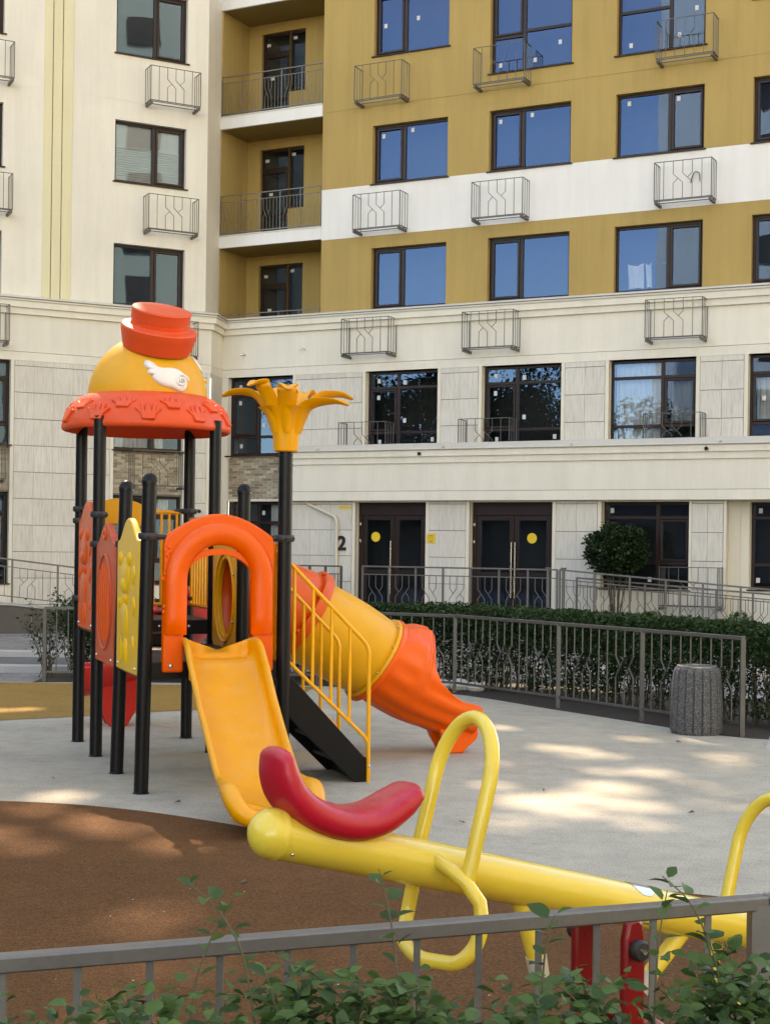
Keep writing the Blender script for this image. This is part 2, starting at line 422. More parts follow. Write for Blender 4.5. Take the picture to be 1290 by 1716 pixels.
for i in range(10):
    for j in range(2):
        x = 4.10 + i * .5 * math.cos(ang) + j * .5 * math.sin(-ang) * -1; y = 14.62 + i * .5 * math.sin(ang) - j * .5 * math.cos(ang) + .25
        if i < 9: put('paver', slab, pav_root, (x, y, .0), ang)

# ------------------------------------------------------------------ apartment building, two wings
def inv_build(mb, root):
    m = Matrix.Translation(root.location) @ root.rotation_euler.to_matrix().to_4x4(); mi = m.inverted()
    mb.v = [tuple(mi @ Vector(v)) for v in mb.v]; return mb
AR, AL = R(-26.5), R(27)
RO, LO = Vector((0, 36, 0)), Vector((-7.8456, 35.2767, 0))
RW = thing('apartment_wing', 'ochre and white apartment wing with loggias and entrance doors on the right', 'building', RO, AR)
LW = thing('apartment_wing', 'cream apartment wing with pale yellow pilaster on the left', 'building', LO, AL)
dR, nR = Vector((math.cos(AR), math.sin(AR), 0)), Vector((math.sin(AR), -math.cos(AR), 0))
dL, nL = Vector((math.cos(AL), math.sin(AL), 0)), Vector((math.sin(AL), -math.cos(AL), 0))
def rp(s, off, z): return RO + dR * s + nR * off + Vector((0, 0, z))
def lp(s, off, z): return LO + dL * s + nL * off + Vector((0, 0, z))

def wall(root, name, mat, s0, s1, z0, z1, ops=(), off=0, depth=.34):
    """wall front with real openings and reveals"""
    ops = [o for o in ops if o[0] < s1 and o[1] > s0 and o[2] < z1 and o[3] > z0]
    ss = sorted({s0, s1} | {min(max(v, s0), s1) for o in ops for v in o[:2]}); zz = sorted({z0, z1} | {min(max(v, z0), z1) for o in ops for v in o[2:4]})
    b = MB(); y = -off
    inside = lambda a, c: any(o[0] < a < o[1] and o[2] < c < o[3] for o in ops)
    for i in range(len(ss) - 1):
        for j in range(len(zz) - 1):
            if not inside((ss[i] + ss[i + 1]) / 2, (zz[j] + zz[j + 1]) / 2):
                b.add([(ss[i], y, zz[j]), (ss[i + 1], y, zz[j]), (ss[i + 1], y, zz[j + 1]), (ss[i], y, zz[j + 1])], [(0, 1, 2, 3)])
    for a, c, d, e in [o[:4] for o in ops]:
        a, c, d, e = max(a, s0), min(c, s1), max(d, z0), min(e, z1); Y = y + depth
        b.add([(a, y, d), (a, Y, d), (a, Y, e), (a, y, e)], [(0, 1, 2, 3)]); b.add([(c, y, d), (c, Y, d), (c, Y, e), (c, y, e)], [(3, 2, 1, 0)])
        b.add([(a, y, e), (a, Y, e), (c, Y, e), (c, y, e)], [(0, 1, 2, 3)]); b.add([(a, y, d), (a, Y, d), (c, Y, d), (c, y, d)], [(3, 2, 1, 0)])
    me = bpy.data.meshes.new(name); me.from_pydata(b.v, [], b.f); me.materials.append(MATS[mat])
    return put(name, me, root)

def drape(parent, name, mat, s0, s1, z0, z1, y, folds=9, amp=.03):
    b = MB(); n = folds * 6
    top = [(s0 + (s1 - s0) * i / n, y + amp * math.sin(i / 6 * 2 * math.pi + .7 * math.sin(i * .37)), z1) for i in range(n + 1)]
    bot = [(p[0] + .012 * math.sin(i), p[1] * 1.0 + .01 * math.sin(i * .9), z0) for i, p in enumerate(top)]
    b.loft([bot, top], closed=False)
    return b.build(name, mat, parent, smooth=True, angle=80)

def window(root, s0, s1, z0, z1, off=0., recess=.13, cols=(.4,), rows=(), sash=(), stickers=(), sill=True, fw=.065, mw=.085, label=None, curtains=(), frosted=False):
    """brown framed window: frame mesh with panes, sashes, sill and stickers below it"""
    y0 = -off + recess; y1 = y0 + .075
    b = MB()
    b.box(s0, s0 + fw, y0, y1, z0, z1).box(s1 - fw, s1, y0, y1, z0, z1).box(s0 + fw, s1 - fw, y0, y1, z1 - fw, z1).box(s0 + fw, s1 - fw, y0, y1, z0, z0 + fw)
    xs = [s0 + fw]; W = s1 - s0
    for c in cols:
        m = s0 + W * c; b.box(m - mw / 2, m + mw / 2, y0 - .004, y1, z0 + fw, z1 - fw); xs += [m - mw / 2, m + mw / 2]
    xs.append(s1 - fw)
    frame = b.build('window', 'frame_brown', root, bevel=.006, bseg=1)
    if label: frame['label'] = label
    k = 0
    for ci in range(len(xs) // 2):
        a, c = xs[2 * ci], xs[2 * ci + 1]
        rr = rows[ci] if rows and isinstance(rows[0], (list, tuple)) else rows
        zs = [z0 + fw]
        for r_ in rr:
            zz = z0 + (z1 - z0) * r_
            MB().box(a, c, y0 - .002, y1, zz - mw * .42, zz + mw * .42).build('transom', 'frame_brown', frame, bevel=.005, bseg=1); zs += [zz - mw * .42, zz + mw * .42]
        zs.append(z1 - fw)
        for ri in range(len(zs) // 2):
            d, e = zs[2 * ri], zs[2 * ri + 1]; A, C_, D, E_ = a, c, d, e
            if (ci, ri) in sash:
                f = .055; sb = MB(); yy = y0 - .022
                sb.box(a + .006, a + f, yy, y1 - .01, d + .006, e - .006).box(c - f, c - .006, yy, y1 - .01, d + .006, e - .006).box(a + f, c - f, yy, y1 - .01, e - f, e - .006).box(a + f, c - f, yy, y1 - .01, d + .006, d + f)
                sb.build('sash', 'frame_brown', frame, bevel=.006, bseg=1); A, C_, D, E_ = a + f, c - f, d + f, e - f
            g = MB(); g.add([(-.5, 0, -.5), (.5, 0, -.5), (.5, 0, .5), (-.5, 0, .5)], [(0, 1, 2, 3)])
            p = put('pane', PANE, frame, ((A + C_) / 2, y0 + .03, (D + E_) / 2)); p.scale = (C_ - A, 1, E_ - D)
            for (sc_, sr_, fx, fz) in stickers:
                if (sc_, sr_) == (ci, ri):
                    q = put('sticker', STICK, frame, (A + (C_ - A) * fx, y0 + .024, D + (E_ - D) * fz)); 
            for (cc, cr_, mt, fa, fb) in curtains:
                if (cc, cr_) == (ci, ri): drape(frame, 'curtain', mt, A + (C_ - A) * fa, A + (C_ - A) * fb, D - .02, E_ + .02, y0 + .22, max(3, int((C_ - A) * (fb - fa) * 9)))
    if sill:
        MB().box(s0 - .05, s1 + .05, -off - .045, y0, z0 - .035, z0 - .004).build('sill', 'frame_brown', frame, bevel=.004, bseg=1)
    return frame
_g = MB(); _g.add([(-.5, 0, -.5), (.5, 0, -.5), (.5, 0, .5), (-.5, 0, .5)], [(0, 1, 2, 3)]); PANE = _g.mesh('pane', 'glass')
STICK = MB().box(-.040, .040, -.003, .003, -.052, .052).mesh('sticker', 'sticker_white')
STICK_H = MB().box(-.055, .055, -.003, .003, -.038, .038).mesh('sticker', 'sticker_white')

TILE = {}
def tiles(root, ses, zes, off, gap=(.005, .013)):
    for i in range(len(ses) - 1):
        for j in range(len(zes) - 1):
            w, h = ses[i + 1] - ses[i] - gap[0], zes[j + 1] - zes[j] - gap[1]
            if w < .05 or h < .05: continue
            k = (round(w, 2), round(h, 2))
            if k not in TILE: TILE[k] = MB().box(-w / 2, w / 2, -.012, .02, -h / 2, h / 2).mesh('stone_tile', 'travertine')
            o = put('stone_tile', TILE[k], root, ((ses[i] + ses[i + 1]) / 2, -off - .012 + rnd.uniform(-.0025, .0025), (zes[j] + zes[j + 1]) / 2))
BRICK = MB().box(-.105, .105, -.012, .02, -.0265, .0265).mesh('brick', 'brick_clay')
BRICKH = MB().box(-.05, .05, -.012, .02, -.0265, .0265).mesh('brick', 'brick_clay')
def brickwork(root, s0, s1, z0, z1, off):
    MB().box(s0, s1, -off, -off + .2, z0, z1).build('brick_backing', 'mortar', root)
    nz = int((z1 - z0) / .065)
    for j in range(nz):
        z = z0 + .035 + j * (z1 - z0 - .005) / nz; x = s0 + (.11 if j % 2 else .0)
        if j % 2: put('brick', BRICKH, root, (s0 + .053, -off - .008, z))
        while x + .21 <= s1 - .0:
            put('brick', BRICK, root, (x + .108, -off - .008 + rnd.uniform(-.003, .003), z)); x += .222
        if s1 - x > .11: put('brick', BRICKH, root, (x + .053, -off - .008, z))
ZJ = [6.03 - .618 * k for k in range(10)]
def zrange(z0, z1): return sorted({z0, z1} | {z for z in ZJ if z0 + .08 < z < z1 - .03})
def trim(root, s0, s1, z0, z1, off): MB().box(s0, s1, -off - .022, -off + .05, z0, z1).build('jamb_trim', 'trim_cream', root, bevel=.004, bseg=1)

# solid bodies behind the fronts (rooms are dark)
MB().box(-1.6, 15, .8, 12, 0, 16.6).build('rooms', 'interior', RW)
MB().box(-4.84, -1.6, 1.75, 12, 6.2, 16.6).build('rooms', 'interior', RW)
MB().box(-4.84, -1.6, .6, 12, 0, 6.2).build('rooms', 'interior', RW)
MB().box(-40, 3.70, .8, 12, 0, 16.6).build('rooms', 'interior', LW)
# added unseen shell: shades the court, holes placed to make its sun patches
BEAMS = [(1.34, 16.44, .42), (1.70, 13.93, .55), (1.45, 11.02, .95), (1.50, 11.05, .55), (2.0, 12.6, .6), (2.71, 14.29, .55), (2.43, 11.68, .35), (-1.41, 10.4, .7), (-2.01, 10.25, .7), (-2.2, 9.52, .6), (-1.2, 9.9, .6), (-1.1, 6.87, .42), (-4.2, 17.04, .5), (-2.13, 12.37, .2)]
sun_screen = {'R': [], 'L': []}
bj = random.Random(4)
BEAMS += [(bj.uniform(.3, 3.4), bj.uniform(9.6, 16.0), bj.uniform(.12, .22)) for _ in range(14)] + [(bj.uniform(-3.2, -.9), bj.uniform(9.4, 11.2), bj.uniform(.12, .22)) for _ in range(10)]
for x_, y_, sz_ in BEAMS:
  for q_ in range(5 if sz_ > .3 else 1):
    x, y, sz = (x_ + bj.gauss(0, .34) * sz_ * 1.3, y_ + bj.gauss(0, .55) * sz_ * 1.5, sz_ * bj.uniform(.32, .52)) if sz_ > .3 else (x_, y_, sz_)
    for key, o, d, n, lo_, hi_2 in (('R', RO, dR, nR, -4.85, 15), ('L', LO, dL, nL, -40, 3.72)):
        P0 = Vector((x, y, 0)); t = (o - P0).dot(n) / sun_vec.dot(n); hit = P0 + sun_vec * t; s = (hit - o).dot(d)
        if lo_ < s < hi_2 and hit.z > 16.8: sun_screen[key].append((s - sz * .45, s + sz * .45, hit.z - sz * .5, hit.z + sz * .5)); break
wall(RW, 'added_sun_screen', 'stucco_ochre', -4.85, 15, 16.6, 44, sun_screen['R'], depth=.02)  # added wall out of view, pierced only to let sun patches through
wall(LW, 'added_sun_screen', 'stucco_cream', -40, 3.72, 16.6, 44, sun_screen['L'], depth=.02)
MB().box(14.7, 15, -.6, 1.75, 0, 16.6).build('end_wall', 'stucco_ochre', RW)

# --- right wing, upper floors
RC = [(-.48, 1.51), (2.57, 4.58), (5.64, 7.65), (8.71, 10.72), (11.78, 13.79)]
up = []
for i, (a, c) in enumerate(RC):
    up += [(a, c, 10.735, 12.15), (a, c, 13.84 if i in (0, 3) else 13.02, 15.35)]
lo = [(a, c, 7.69, 9.18) for a, c in RC]
wall(RW, 'wall', 'stucco_ochre', -1.87, 15, 10.72, 16.6, up)
wall(RW, 'wall', 'stucco_ochre', -1.87, 15, 7.6, 9.48, lo)
MB().box(-1.87, 15, -.004, .3, 9.48, 10.72).build('white_band', 'stucco_white', RW)
for i, (a, c) in enumerate(RC):
    cols, sashc = ((.4,), 0) if i not in (2,) else ((.6,), 1)
    st = [(0, 0, .18, .9), (1, 0, .15, .92)]
    window(RW, a, c, 10.735, 12.15, cols=cols, sash=((sashc, 0),), stickers=st if i != 3 else ())
    window(RW, a, c, 7.69, 9.18, cols=cols, sash=((sashc, 0),), stickers=(), sill=False)
    if i in (0, 3): window(RW, a, c, 13.84, 15.35, cols=cols, sash=((sashc, 0),), stickers=[(0, 0, .2, .5), (1, 0, .25, .55)])
    else: window(RW, a, c, 13.02, 15.35, cols=cols, rows=([.36], [.40]) if i == 1 else ([.42], [.62]), sash=((sashc, 1),), stickers=[(1, 0, .75, .6), (0, 0, .2, .2), (1, 0, .2, .2)])
for z in (12.62, 15.72): MB().box(-1.865, 15, -.0035, .05, z, z + .012).build('joint_line', 'stucco_soffit', RW)

# --- loggias of the right wing
def railing(root, p0, p1, za, zb, h, bays, barr=.0075, postr=.017, mat='steel_grey', top=.022, motif_every=1, low=.09, mid=None, bar_gap=.115, plan=None, first=True):
    """railing between two plan points; bottom heights za/zb; pieces become children of root"""
    p0, p1 = Vector((*p0, 0)), Vector((*p1, 0)); Ln = (p1 - p0).length; d = (p1 - p0) / Ln
    at = lambda t, z: p0 + d * t + Vector((0, 0, za + (zb - za) * t / Ln + z))
    nx = d.cross(Vector((0, 0, 1)))
    def bar(name, pts, r, seg=4): MB().tube(pts, r, seg).build(name, mat, root)
    def flat(name, t0, t1, z, hw, hh):
        a, c = at(t0, z), at(t1, z); b = MB(); vs_ = []
        for p in (a, c):
            for (u, w) in ((-hw, -hh), (hw, -hh), (hw, hh), (-hw, hh)): vs_.append(p + nx * u + Vector((0, 0, w)))
        b.add(vs_, [(0, 1, 2, 3), (7, 6, 5, 4), (0, 4, 5, 1), (1, 5, 6, 2), (2, 6, 7, 3), (3, 7, 4, 0)]); b.build(name, mat, root, bevel=min(hw, hh) * .25, bseg=1)
    flat('top_rail', -.01 if first else .012, Ln + .01, h, top, top * .8)
    flat('bottom_rail', 0, Ln, low, barr * 1.5, barr * 1.5)
    zt = h - top * .8
    if mid: flat('middle_rail', 0, Ln, mid, barr * 1.3, barr * 1.3); zt = mid
    n = bays
    for i in range(0 if first else 1, n + 1):
        t = Ln * i / n; bar('post', [at(t, -.02 if low < .2 else 0), at(t, h - .003)], postr * 1.3)
    for i in range(n):
        t0, t1 = Ln * i / n, Ln * (i + 1) / n; w = t1 - t0; k = max(2, round(w / bar_gap)); g = w / k
        z1, z2 = low + (zt - low) * .66, low + (zt - low) * .38
        j = 1
        while j < k:
            if j + 2 < k and (plan is None or plan(i, j)):
                x = [t0 + g * (j + q) for q in range(3)]; fl = (i % 2 == 1)
                f = (lambda t: 2 * x[1] - t) if fl else (lambda t: t)
                bar('bar', [at(f(x[0]), zt), at(f(x[0]), z1), at(f(x[1]), z2), at(f(x[1]), low)], barr)
                bar('bar', [at(f(x[1]), zt), at(f(x[1]), z1), at(f(x[2]), z2), at(f(x[2]), low)], barr)
                bar('bar', [at(f(x[2]), zt), at(f(x[2]), z1), at(f((x[1] + x[2]) / 2), (z1 + z2) / 2)], barr)
                bar('bar', [at(f(x[0]), low), at(f(x[0]), z2), at(f((x[0] + x[1]) / 2), (z1 + z2) / 2)], barr)
                j += 3
                if j < k: bar('bar', [at(t0 + g * j, zt), at(t0 + g * j, low)], barr); j += 1
            else:
                bar('bar', [at(t0 + g * j, zt), at(t0 + g * j, low)], barr); j += 1
LS0, LS1, LD = -4.85, -1.87, 1.32
for k, zf in enumerate((6.78, 9.82, 12.86, 15.90)):
    if k: 
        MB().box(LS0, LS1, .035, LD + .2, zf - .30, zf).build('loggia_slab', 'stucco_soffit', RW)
        MB().box(LS0 + .0, LS1 - .004, -.03, .035, zf - .31, zf - .02).build('loggia_fascia', 'stucco_white', RW)
        MB().box(LS0 + .0, LS1 - .004, -.045, .3, zf - .02, zf + .012).build('loggia_coping', 'flashing', RW)
        MB().box(LS0, LS1, .3, LD, zf, zf + .012).build('loggia_floor', 'slab_grey', RW)
    if k == 3: continue
    ztop = zf + 3.04 - .30
    door = (-4.47, -3.62, zf + .06, zf + 2.49); win = (-3.62, -3.15, zf + .93, zf + 2.49)
    o = wall(RW, 'loggia_back_wall', 'stucco_ochre', LS0, LS1, zf, ztop, [door, win], off=-LD, depth=.2)
    yb = LD + .10
    fr = MB(); 
    fr.box(-4.47, -4.40, yb, yb + .07, zf + .06, zf + 2.49).box(-3.66, -3.575, yb, yb + .07, zf + .06, zf + 2.49).box(-3.21, -3.15, yb, yb + .07, zf + .93, zf + 2.49)
    fr.box(-4.40, -3.66, yb, yb + .07, zf + 2.42, zf + 2.49).box(-3.575, -3.21, yb, yb + .07, zf + 2.42, zf + 2.49).box(-3.575, -3.21, yb, yb + .07, zf + .93, zf + .99).box(-4.40, -3.66, yb - .01, yb + .07, zf + 1.86, zf + 2.02).box(-4.40, -3.66, yb - .005, yb + .07, zf + .06, zf + .16)
    fr.box(-4.40, -4.31, yb - .012, yb + .06, zf + .16, zf + 1.86).box(-3.75, -3.66, yb - .012, yb + .06, zf + .16, zf + 1.86).box(-4.31, -3.75, yb - .008, yb + .06, zf + .72, zf + .80)
    door_o = fr.build('balcony_door', 'frame_brown', RW, bevel=.006, bseg=1)
    for (a, c, d, e) in ((-4.31, -3.75, zf + .80, zf + 1.86), (-4.31, -3.75, zf + .16, zf + .72), (-4.40, -3.66, zf + 2.02, zf + 2.42), (-3.575, -3.21, zf + .99, zf + 2.42)):
        p = put('pane', PANE, door_o, ((a + c) / 2, yb + .03, (d + e) / 2)); p.scale = (c - a, 1, e - d)
    for q in ((-4.32, 2.22), (-3.52, 2.32), (-4.2, 1.33)): put('sticker', STICK_H, door_o, (q[0], yb + .022, zf + q[1]))
    MB().box(-3.62, -3.15, LD - .03, LD + .1, zf + .895, zf + .925).build('sill', 'frame_brown', door_o)
    rl = MB().box(LS0 + .02, LS1 - .02, -.01, .02, zf + .055, zf + .075).build('loggia_railing', 'steel_grey', RW)
    railing(rl, (LS0 + .03, .005), (LS1 - .03, .005), zf, zf, 1.02, 5, .0065, .011, low=.075, mid=.86, top=.016, bar_gap=.10)
# side walls of the loggia stack
MB().box(-1.87, -1.6, .005, LD + .2, 6.6, 16.6).build('loggia_side_wall', 'stucco_ochre', RW)
MB().box(LS0 - .3, LS0, .06, LD + .2, 6.6, 16.6).build('loggia_side_wall', 'stucco_ochre', RW)
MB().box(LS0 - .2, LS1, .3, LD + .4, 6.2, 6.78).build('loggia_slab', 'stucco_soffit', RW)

# --- cornice sweeps (profile follows the bent front)
PTS = [lp(-40, 0, 0), lp(3.72, 0, 0), rp(-4.85, 0, 0), rp(15, 0, 0)]
def offset_pt(i, off):
    p = PTS[i]; ns = []
    if i > 0: d = (PTS[i] - PTS[i - 1]).normalized(); ns.append(Vector((d.y, -d.x, 0)))
    if i < len(PTS) - 1: d = (PTS[i + 1] - PTS[i]).normalized(); ns.append(Vector((d.y, -d.x, 0)))
    if len(ns) == 1: return p + ns[0] * off
    m = (ns[0] + ns[1]).normalized(); return p + m * (off / max(.35, m.dot(ns[0])))
def sweep(name, mat, prof, root, i0, i1):
    b = MB(); b.loft([[offset_pt(i, o) + Vector((0, 0, z)) for o, z in prof] for i in range(i0, i1 + 1)], closed=True, caps=True)
    return inv_build(b, root).build(name, mat, root)
for root, i0, i1 in ((LW, 0, 2), (RW, 2, 3)):
    sweep('cornice_flashing', 'flashing', [(-.1, 7.60), (.385, 7.585), (.385, 7.60), (.37, 7.625), (.0, 7.70), (-.1, 7.70)], root, i0, i1)
    sweep('cornice_flashing', 'flashing', [(-.1, 7.53), (.36, 7.53), (.36, 7.572), (-.1, 7.572)], root, i0, i1)
    sweep('cornice', 'stucco_cream', [(-.1, 7.23), (.27, 7.23), (.27, 7.38), (.33, 7.38), (.33, 7.527), (-.1, 7.527)], root, i0, i1)
    sweep('frieze', 'stucco_cream', [(-.1, 6.365), (.2, 6.365), (.2, 7.228), (-.1, 7.228)], root, i0, i1)
    sweep('frieze_edge', 'stucco_cream', [(-.1, 6.16), (.206, 6.16), (.206, 6.355), (-.1, 6.355)], root, i0, i1)
# short return between the wings
b = MB(); a_, c_ = PTS[1], PTS[2]
b.add([a_ + Vector((0, 0, 7.6)), c_ + Vector((0, 0, 7.6)), c_ + Vector((0, 0, 44)), a_ + Vector((0, 0, 44))], [(0, 1, 2, 3)])
inv_build(b, LW).build('return_wall', 'stucco_cream', LW)
b = MB(); a_, c_ = offset_pt(1, .2), offset_pt(2, .2)
b.add([a_, c_, c_ + Vector((0, 0, 6.2)), a_ + Vector((0, 0, 6.2))], [(0, 1, 2, 3)])
inv_build(b, LW).build('return_wall', 'travertine', LW)

# --- right wing, first floor
F1 = [(-4.40, -2.50), (-.48, 1.434), (2.56, 4.51), (5.63, 7.60), (8.73, 10.7), (11.8, 13.8)]
wall(RW, 'wall', 'stucco_cream', -4.62, 15, 4.16, 6.17, [(a, c, 4.16, 6.16) for a, c in F1], off=.2, depth=.5)
for i, (a, c) in enumerate(F1):
    cols = (.6,) if i == 3 else (.42,)
    rw = [.24, .80]
    st = [(0, 2, .3, .5), (1, 2, .12, .3), (0, 1, .25, .85), (1, 1, .12, .25), (0, 0, .35, .5), (1, 0, .85, .6)] if i in (0, 1, 2) else [(0, 1, .3, .5)]
    cu = ()
    if i == 3: cu = ((0, 1, 'curtain', 0, 1), (0, 2, 'curtain', 0, 1), (0, 0, 'curtain', .0, 1), (1, 1, 'curtain_grey', .1, 1))
    if i == 4: cu = ((0, 1, 'curtain', 0, 1), (1, 1, 'curtain', 0, 1))
    window(RW, a, c, 4.22 if i else 4.19, 6.145, off=.2, recess=.16, cols=cols, rows=rw, sash=(((1 if i == 3 else 0), 1),), stickers=st if i != 3 else (), curtains=cu, sill=(i == 0), fw=.06, mw=.08)
def pier(root, s0, s1, z0, z1, off, n, tw=.085):
    trim(root, s0 - .0, s0 + tw, z0, z1, off); trim(root, s1 - tw, s1, z0, z1, off)
    MB().box(s0 + tw, s1 - tw, -off - .003, -off + .03, z0, z1).build('tile_backing', 'joint_dark', root)
    a, c = s0 + tw + .006, s1 - tw - .006
    tiles(root, [a + (c - a) * k / n for k in range(n + 1)], zrange(z0, z1), off)
pier(RW, -2.50, -.48, 4.19, 6.155, .2, 4); 
for a, c in ((1.434, 2.56), (4.51, 5.63), (7.60, 8.73), (10.7, 11.8)): pier(RW, a, c, 4.19, 6.155, .2, 2)
# recessed bay left of the entrance block
brickwork(RW, -4.40, -2.28, 3.08, 4.14, .10)
wall(RW, 'wall', 'stucco_cream', -4.62, -2.3, 0, 4.16, [(-4.40, -2.3, .9, 4.15)], off=.2, depth=.10)
window(RW, -4.36, -2.46, .95, 3.02, off=.2, recess=.18, cols=(.42,), rows=[.3, .75], sash=((0, 1),), stickers=[(1, 2, .1, .5)], curtains=((1, 1, 'curtain', .2, .6), (1, 2, 'curtain', .2, .6)))
MB().box(-4.44, -2.30, -.19, .05, 3.03, 3.085).build('lintel', 'trim_cream', RW)

# --- entrance block with ledge
def bprof(name, mat, prof, s0=-2.40, s1=15):
    b = MB(); b.loft([[(s0, -o, z) for o, z in prof], [(s1, -o, z) for o, z in prof]], closed=True, caps=True); return b.build(name, mat, RW)
bprof('ledge_flashing', 'flashing', [(.2, 4.185), (.93, 4.185), (.945, 4.20), (.93, 4.225), (.80, 4.345), (.2, 4.40)])
bprof('ledge', 'stucco_cream', [(.2, 3.89), (.84, 3.89), (.84, 4.04), (.89, 4.04), (.89, 4.183), (.2, 4.183)])
bprof('ledge_frieze', 'stucco_cream', [(.2, 3.245), (.80, 3.245), (.80, 3.888), (.2, 3.888)])
bprof('ledge_edge', 'stucco_cream', [(.2, 3.02), (.806, 3.02), (.806, 3.235), (.2, 3.235)])
bprof('ledge_soffit', 'joint_dark', [(.2, 3.235), (.79, 3.235), (.79, 3.245), (.2, 3.245)])
for k, s in enumerate((-1.4, 1.9, 5.0, 8.3)):
    MB().box(s, s + .05, -.95, -.3, 4.235, 4.27).build('flashing_seam', 'flashing', RW, rz=0)
for s in (1.31, 8.03):
    m = Matrix.Translation((s, -.89, 4.10)) @ Matrix.Rotation(R(90), 4, 'X')
    MB().lathe([(.035, -.01), (.042, .05), (.03, .052), (.03, .0)], 14, m).build('drain_spout', 'black_paint', RW, smooth=True)
E0 = [(-.5, 1.357, .45, 2.985), (2.463, 4.485, .45, 2.985), (5.629, 7.594, 1.08, 2.985), (8.81, 10.7, 1.12, 2.985), (11.9, 13.8, 1.08, 2.985)]
wall(RW, 'wall', 'stucco_cream', -2.38, 8.35, 0, 3.02, E0, off=.6, depth=.6)
wall(RW, 'wall', 'stucco_cream', 8.35, 15, 0, 3.02, E0, off=.22, depth=.4)
MB().box(8.34, 8.36, -.6, -.2, 0, 3.02).build('pier_side', 'travertine', RW)
pier(RW, -2.38, -.5, .0, 3.01, .6, 3)
for a, c in ((1.357, 2.463), (4.485, 5.629)): pier(RW, a, c, 0, 3.01, .6, 2)
pier(RW, 7.594, 8.40, 0, 3.01, .6, 2, .06)
trim(RW, 8.62, 8.80, 0, 3.01, .22)
window(RW, 5.629, 7.594, 1.08, 2.985, off=.6, recess=.2, cols=(.62,), rows=[.3, .82], sash=((1, 1),), stickers=[(0, 0, .88, .3), (0, 2, .1, .5)])
window(RW, 8.81, 10.7, 1.12, 2.985, off=.22, recess=.16, cols=(.6,), rows=[.28, .82], sash=(), stickers=[(0, 2, .12, .5), (0, 0, .08, .3)])
window(RW, 11.9, 13.8, 1.08, 2.985, off=.22, recess=.16, cols=(.6,), rows=[.28, .82])
# entrance doors
def entrance(s0, s1, z0, z1, y, disc_leaf, discx):
    fr = MB(); fr.box(s0, s0 + .10, y, y + .09, z0, z1).box(s1 - .10, s1, y, y + .09, z0, z1).box(s0 + .10, s1 - .10, y, y + .09, z1 - .30, z1)
    d = fr.build('entrance_door', 'frame_brown', RW, bevel=.006, bseg=1)
    m = (s0 + s1) / 2 + .02
    for (a, c) in ((s0 + .105, m - .006), (m + .006, s1 - .105)):
        l = MB(); f = .11
        l.box(a, a + f, y + .012, y + .07, z0 + .01, z1 - .305).box(c - f, c, y + .012, y + .07, z0 + .01, z1 - .305).box(a + f, c - f, y + .012, y + .07, z1 - .42, z1 - .305).box(a + f, c - f, y + .012, y + .07, z0 + .01, z0 + .16).box(a + f, c - f, y + .012, y + .07, z0 + .80, z0 + .93)
        l.build('door_leaf', 'frame_brown', d, bevel=.005, bseg=1)
        for (p, q) in ((z0 + .16, z0 + .80), (z0 + .93, z1 - .42)):
            o = put('pane', PANE, d, ((a + c) / 2, y + .045, (p + q) / 2)); o.scale = (c - a - 2 * f, 1, q - p)
    for k, hx in enumerate((m - .07,) if disc_leaf == 0 else (m - .045, m + .045)):
        hb = MB().tube([(hx, y - .05, z0 + .35 - .0), (hx, y - .05, z0 + 1.62)], .014, 10)
        for zz in (z0 + .5, z0 + 1.45): hb.tube([(hx, y - .05, zz), (hx, y + .02, zz)], .009, 8)
        hb.build('handle', 'steel_bright', d, smooth=True)
    mm = Matrix.Translation((discx, y + .036, 2.165)) @ Matrix.Rotation(R(90), 4, 'X')
    MB().lathe([(.001, .0), (.118, .0), (.118, .004), (.001, .004)], 28, mm).build('warning_disc', 'sign_yellow', d)
    MB().box(s0, s1, y - .02, y + .09, z0 - .05, z0 + .004).build('threshold', 'steel_dark', d)
    for zz in (z1 - .55, z1 - .95): MB().box(s0 + .03, s0 + .07, y - .03, y, zz, zz + .07).build('hinge', 'steel_bright', d, bevel=.005)
entrance(-.5, 1.357, .45, 2.985, -.42, 0, -.06)
entrance(2.463, 4.485, .45, 2.985, -.42, 1, 3.92)
# number 2, notices, downpipe, spotlights
fc = bpy.data.curves.new('house_number', 'FONT'); fc.body = '2'; fc.size = .47; fc.extrude = .012; fc.offset = .016; fc.align_x = 'CENTER'; fc.resolution_u = 6
tmp = bpy.data.objects.new('tmp_text', fc); COL.objects.link(tmp); bpy.context.view_layer.update()
dg = bpy.context.evaluated_depsgraph_get(); me = bpy.data.meshes.new_from_object(tmp.evaluated_get(dg)); bpy.data.objects.remove(tmp)
me.materials.clear(); me.materials.append(MATS['black_paint']); me.name = 'house_number'
hn = put('house_number', me, RW, (-.845, -.637, 1.845)); hn.rotation_euler = (R(90), 0, 0); hn['label'] = 'black numeral 2 on the stone pier'
nt_ = MB().box(1.40, 1.615, -.632, -.626, 2.03, 2.25).build('notice', 'sign_yellow', RW)
for z, w in ((2.20, .10), (2.165, .15), (2.075, .11), (2.05, .07)): MB().box(1.5075 - w / 2, 1.5075 + w / 2, -.6335, -.632, z, z + .011).build('print_line', 'ink_dark', nt_)
MB().box(1.42, 1.595, -.6335, -.632, 2.125, 2.130).build('print_line', 'ink_dark', nt_)
MB().box(-.93, -.62, -.633, -.628, 2.83, 2.89).build('sign_strip', 'sign_yellow', RW)
dp = MB().tube(rounded([(-1.80, -.66, 3.02), (-1.80, -.66, 2.96), (-.96, -.70, 2.62), (-.955, -.70, 0)], .12, 4), .042, 12).build('downpipe', 'pipe_cream', RW, smooth=True)
for z in (2.4, 1.5, .7): MB().lathe([(.05, -.015), (.05, .015)], 12, Matrix.Translation((-.955, -.70, z))).build('pipe_bracket', 'pipe_cream', dp, smooth=True)
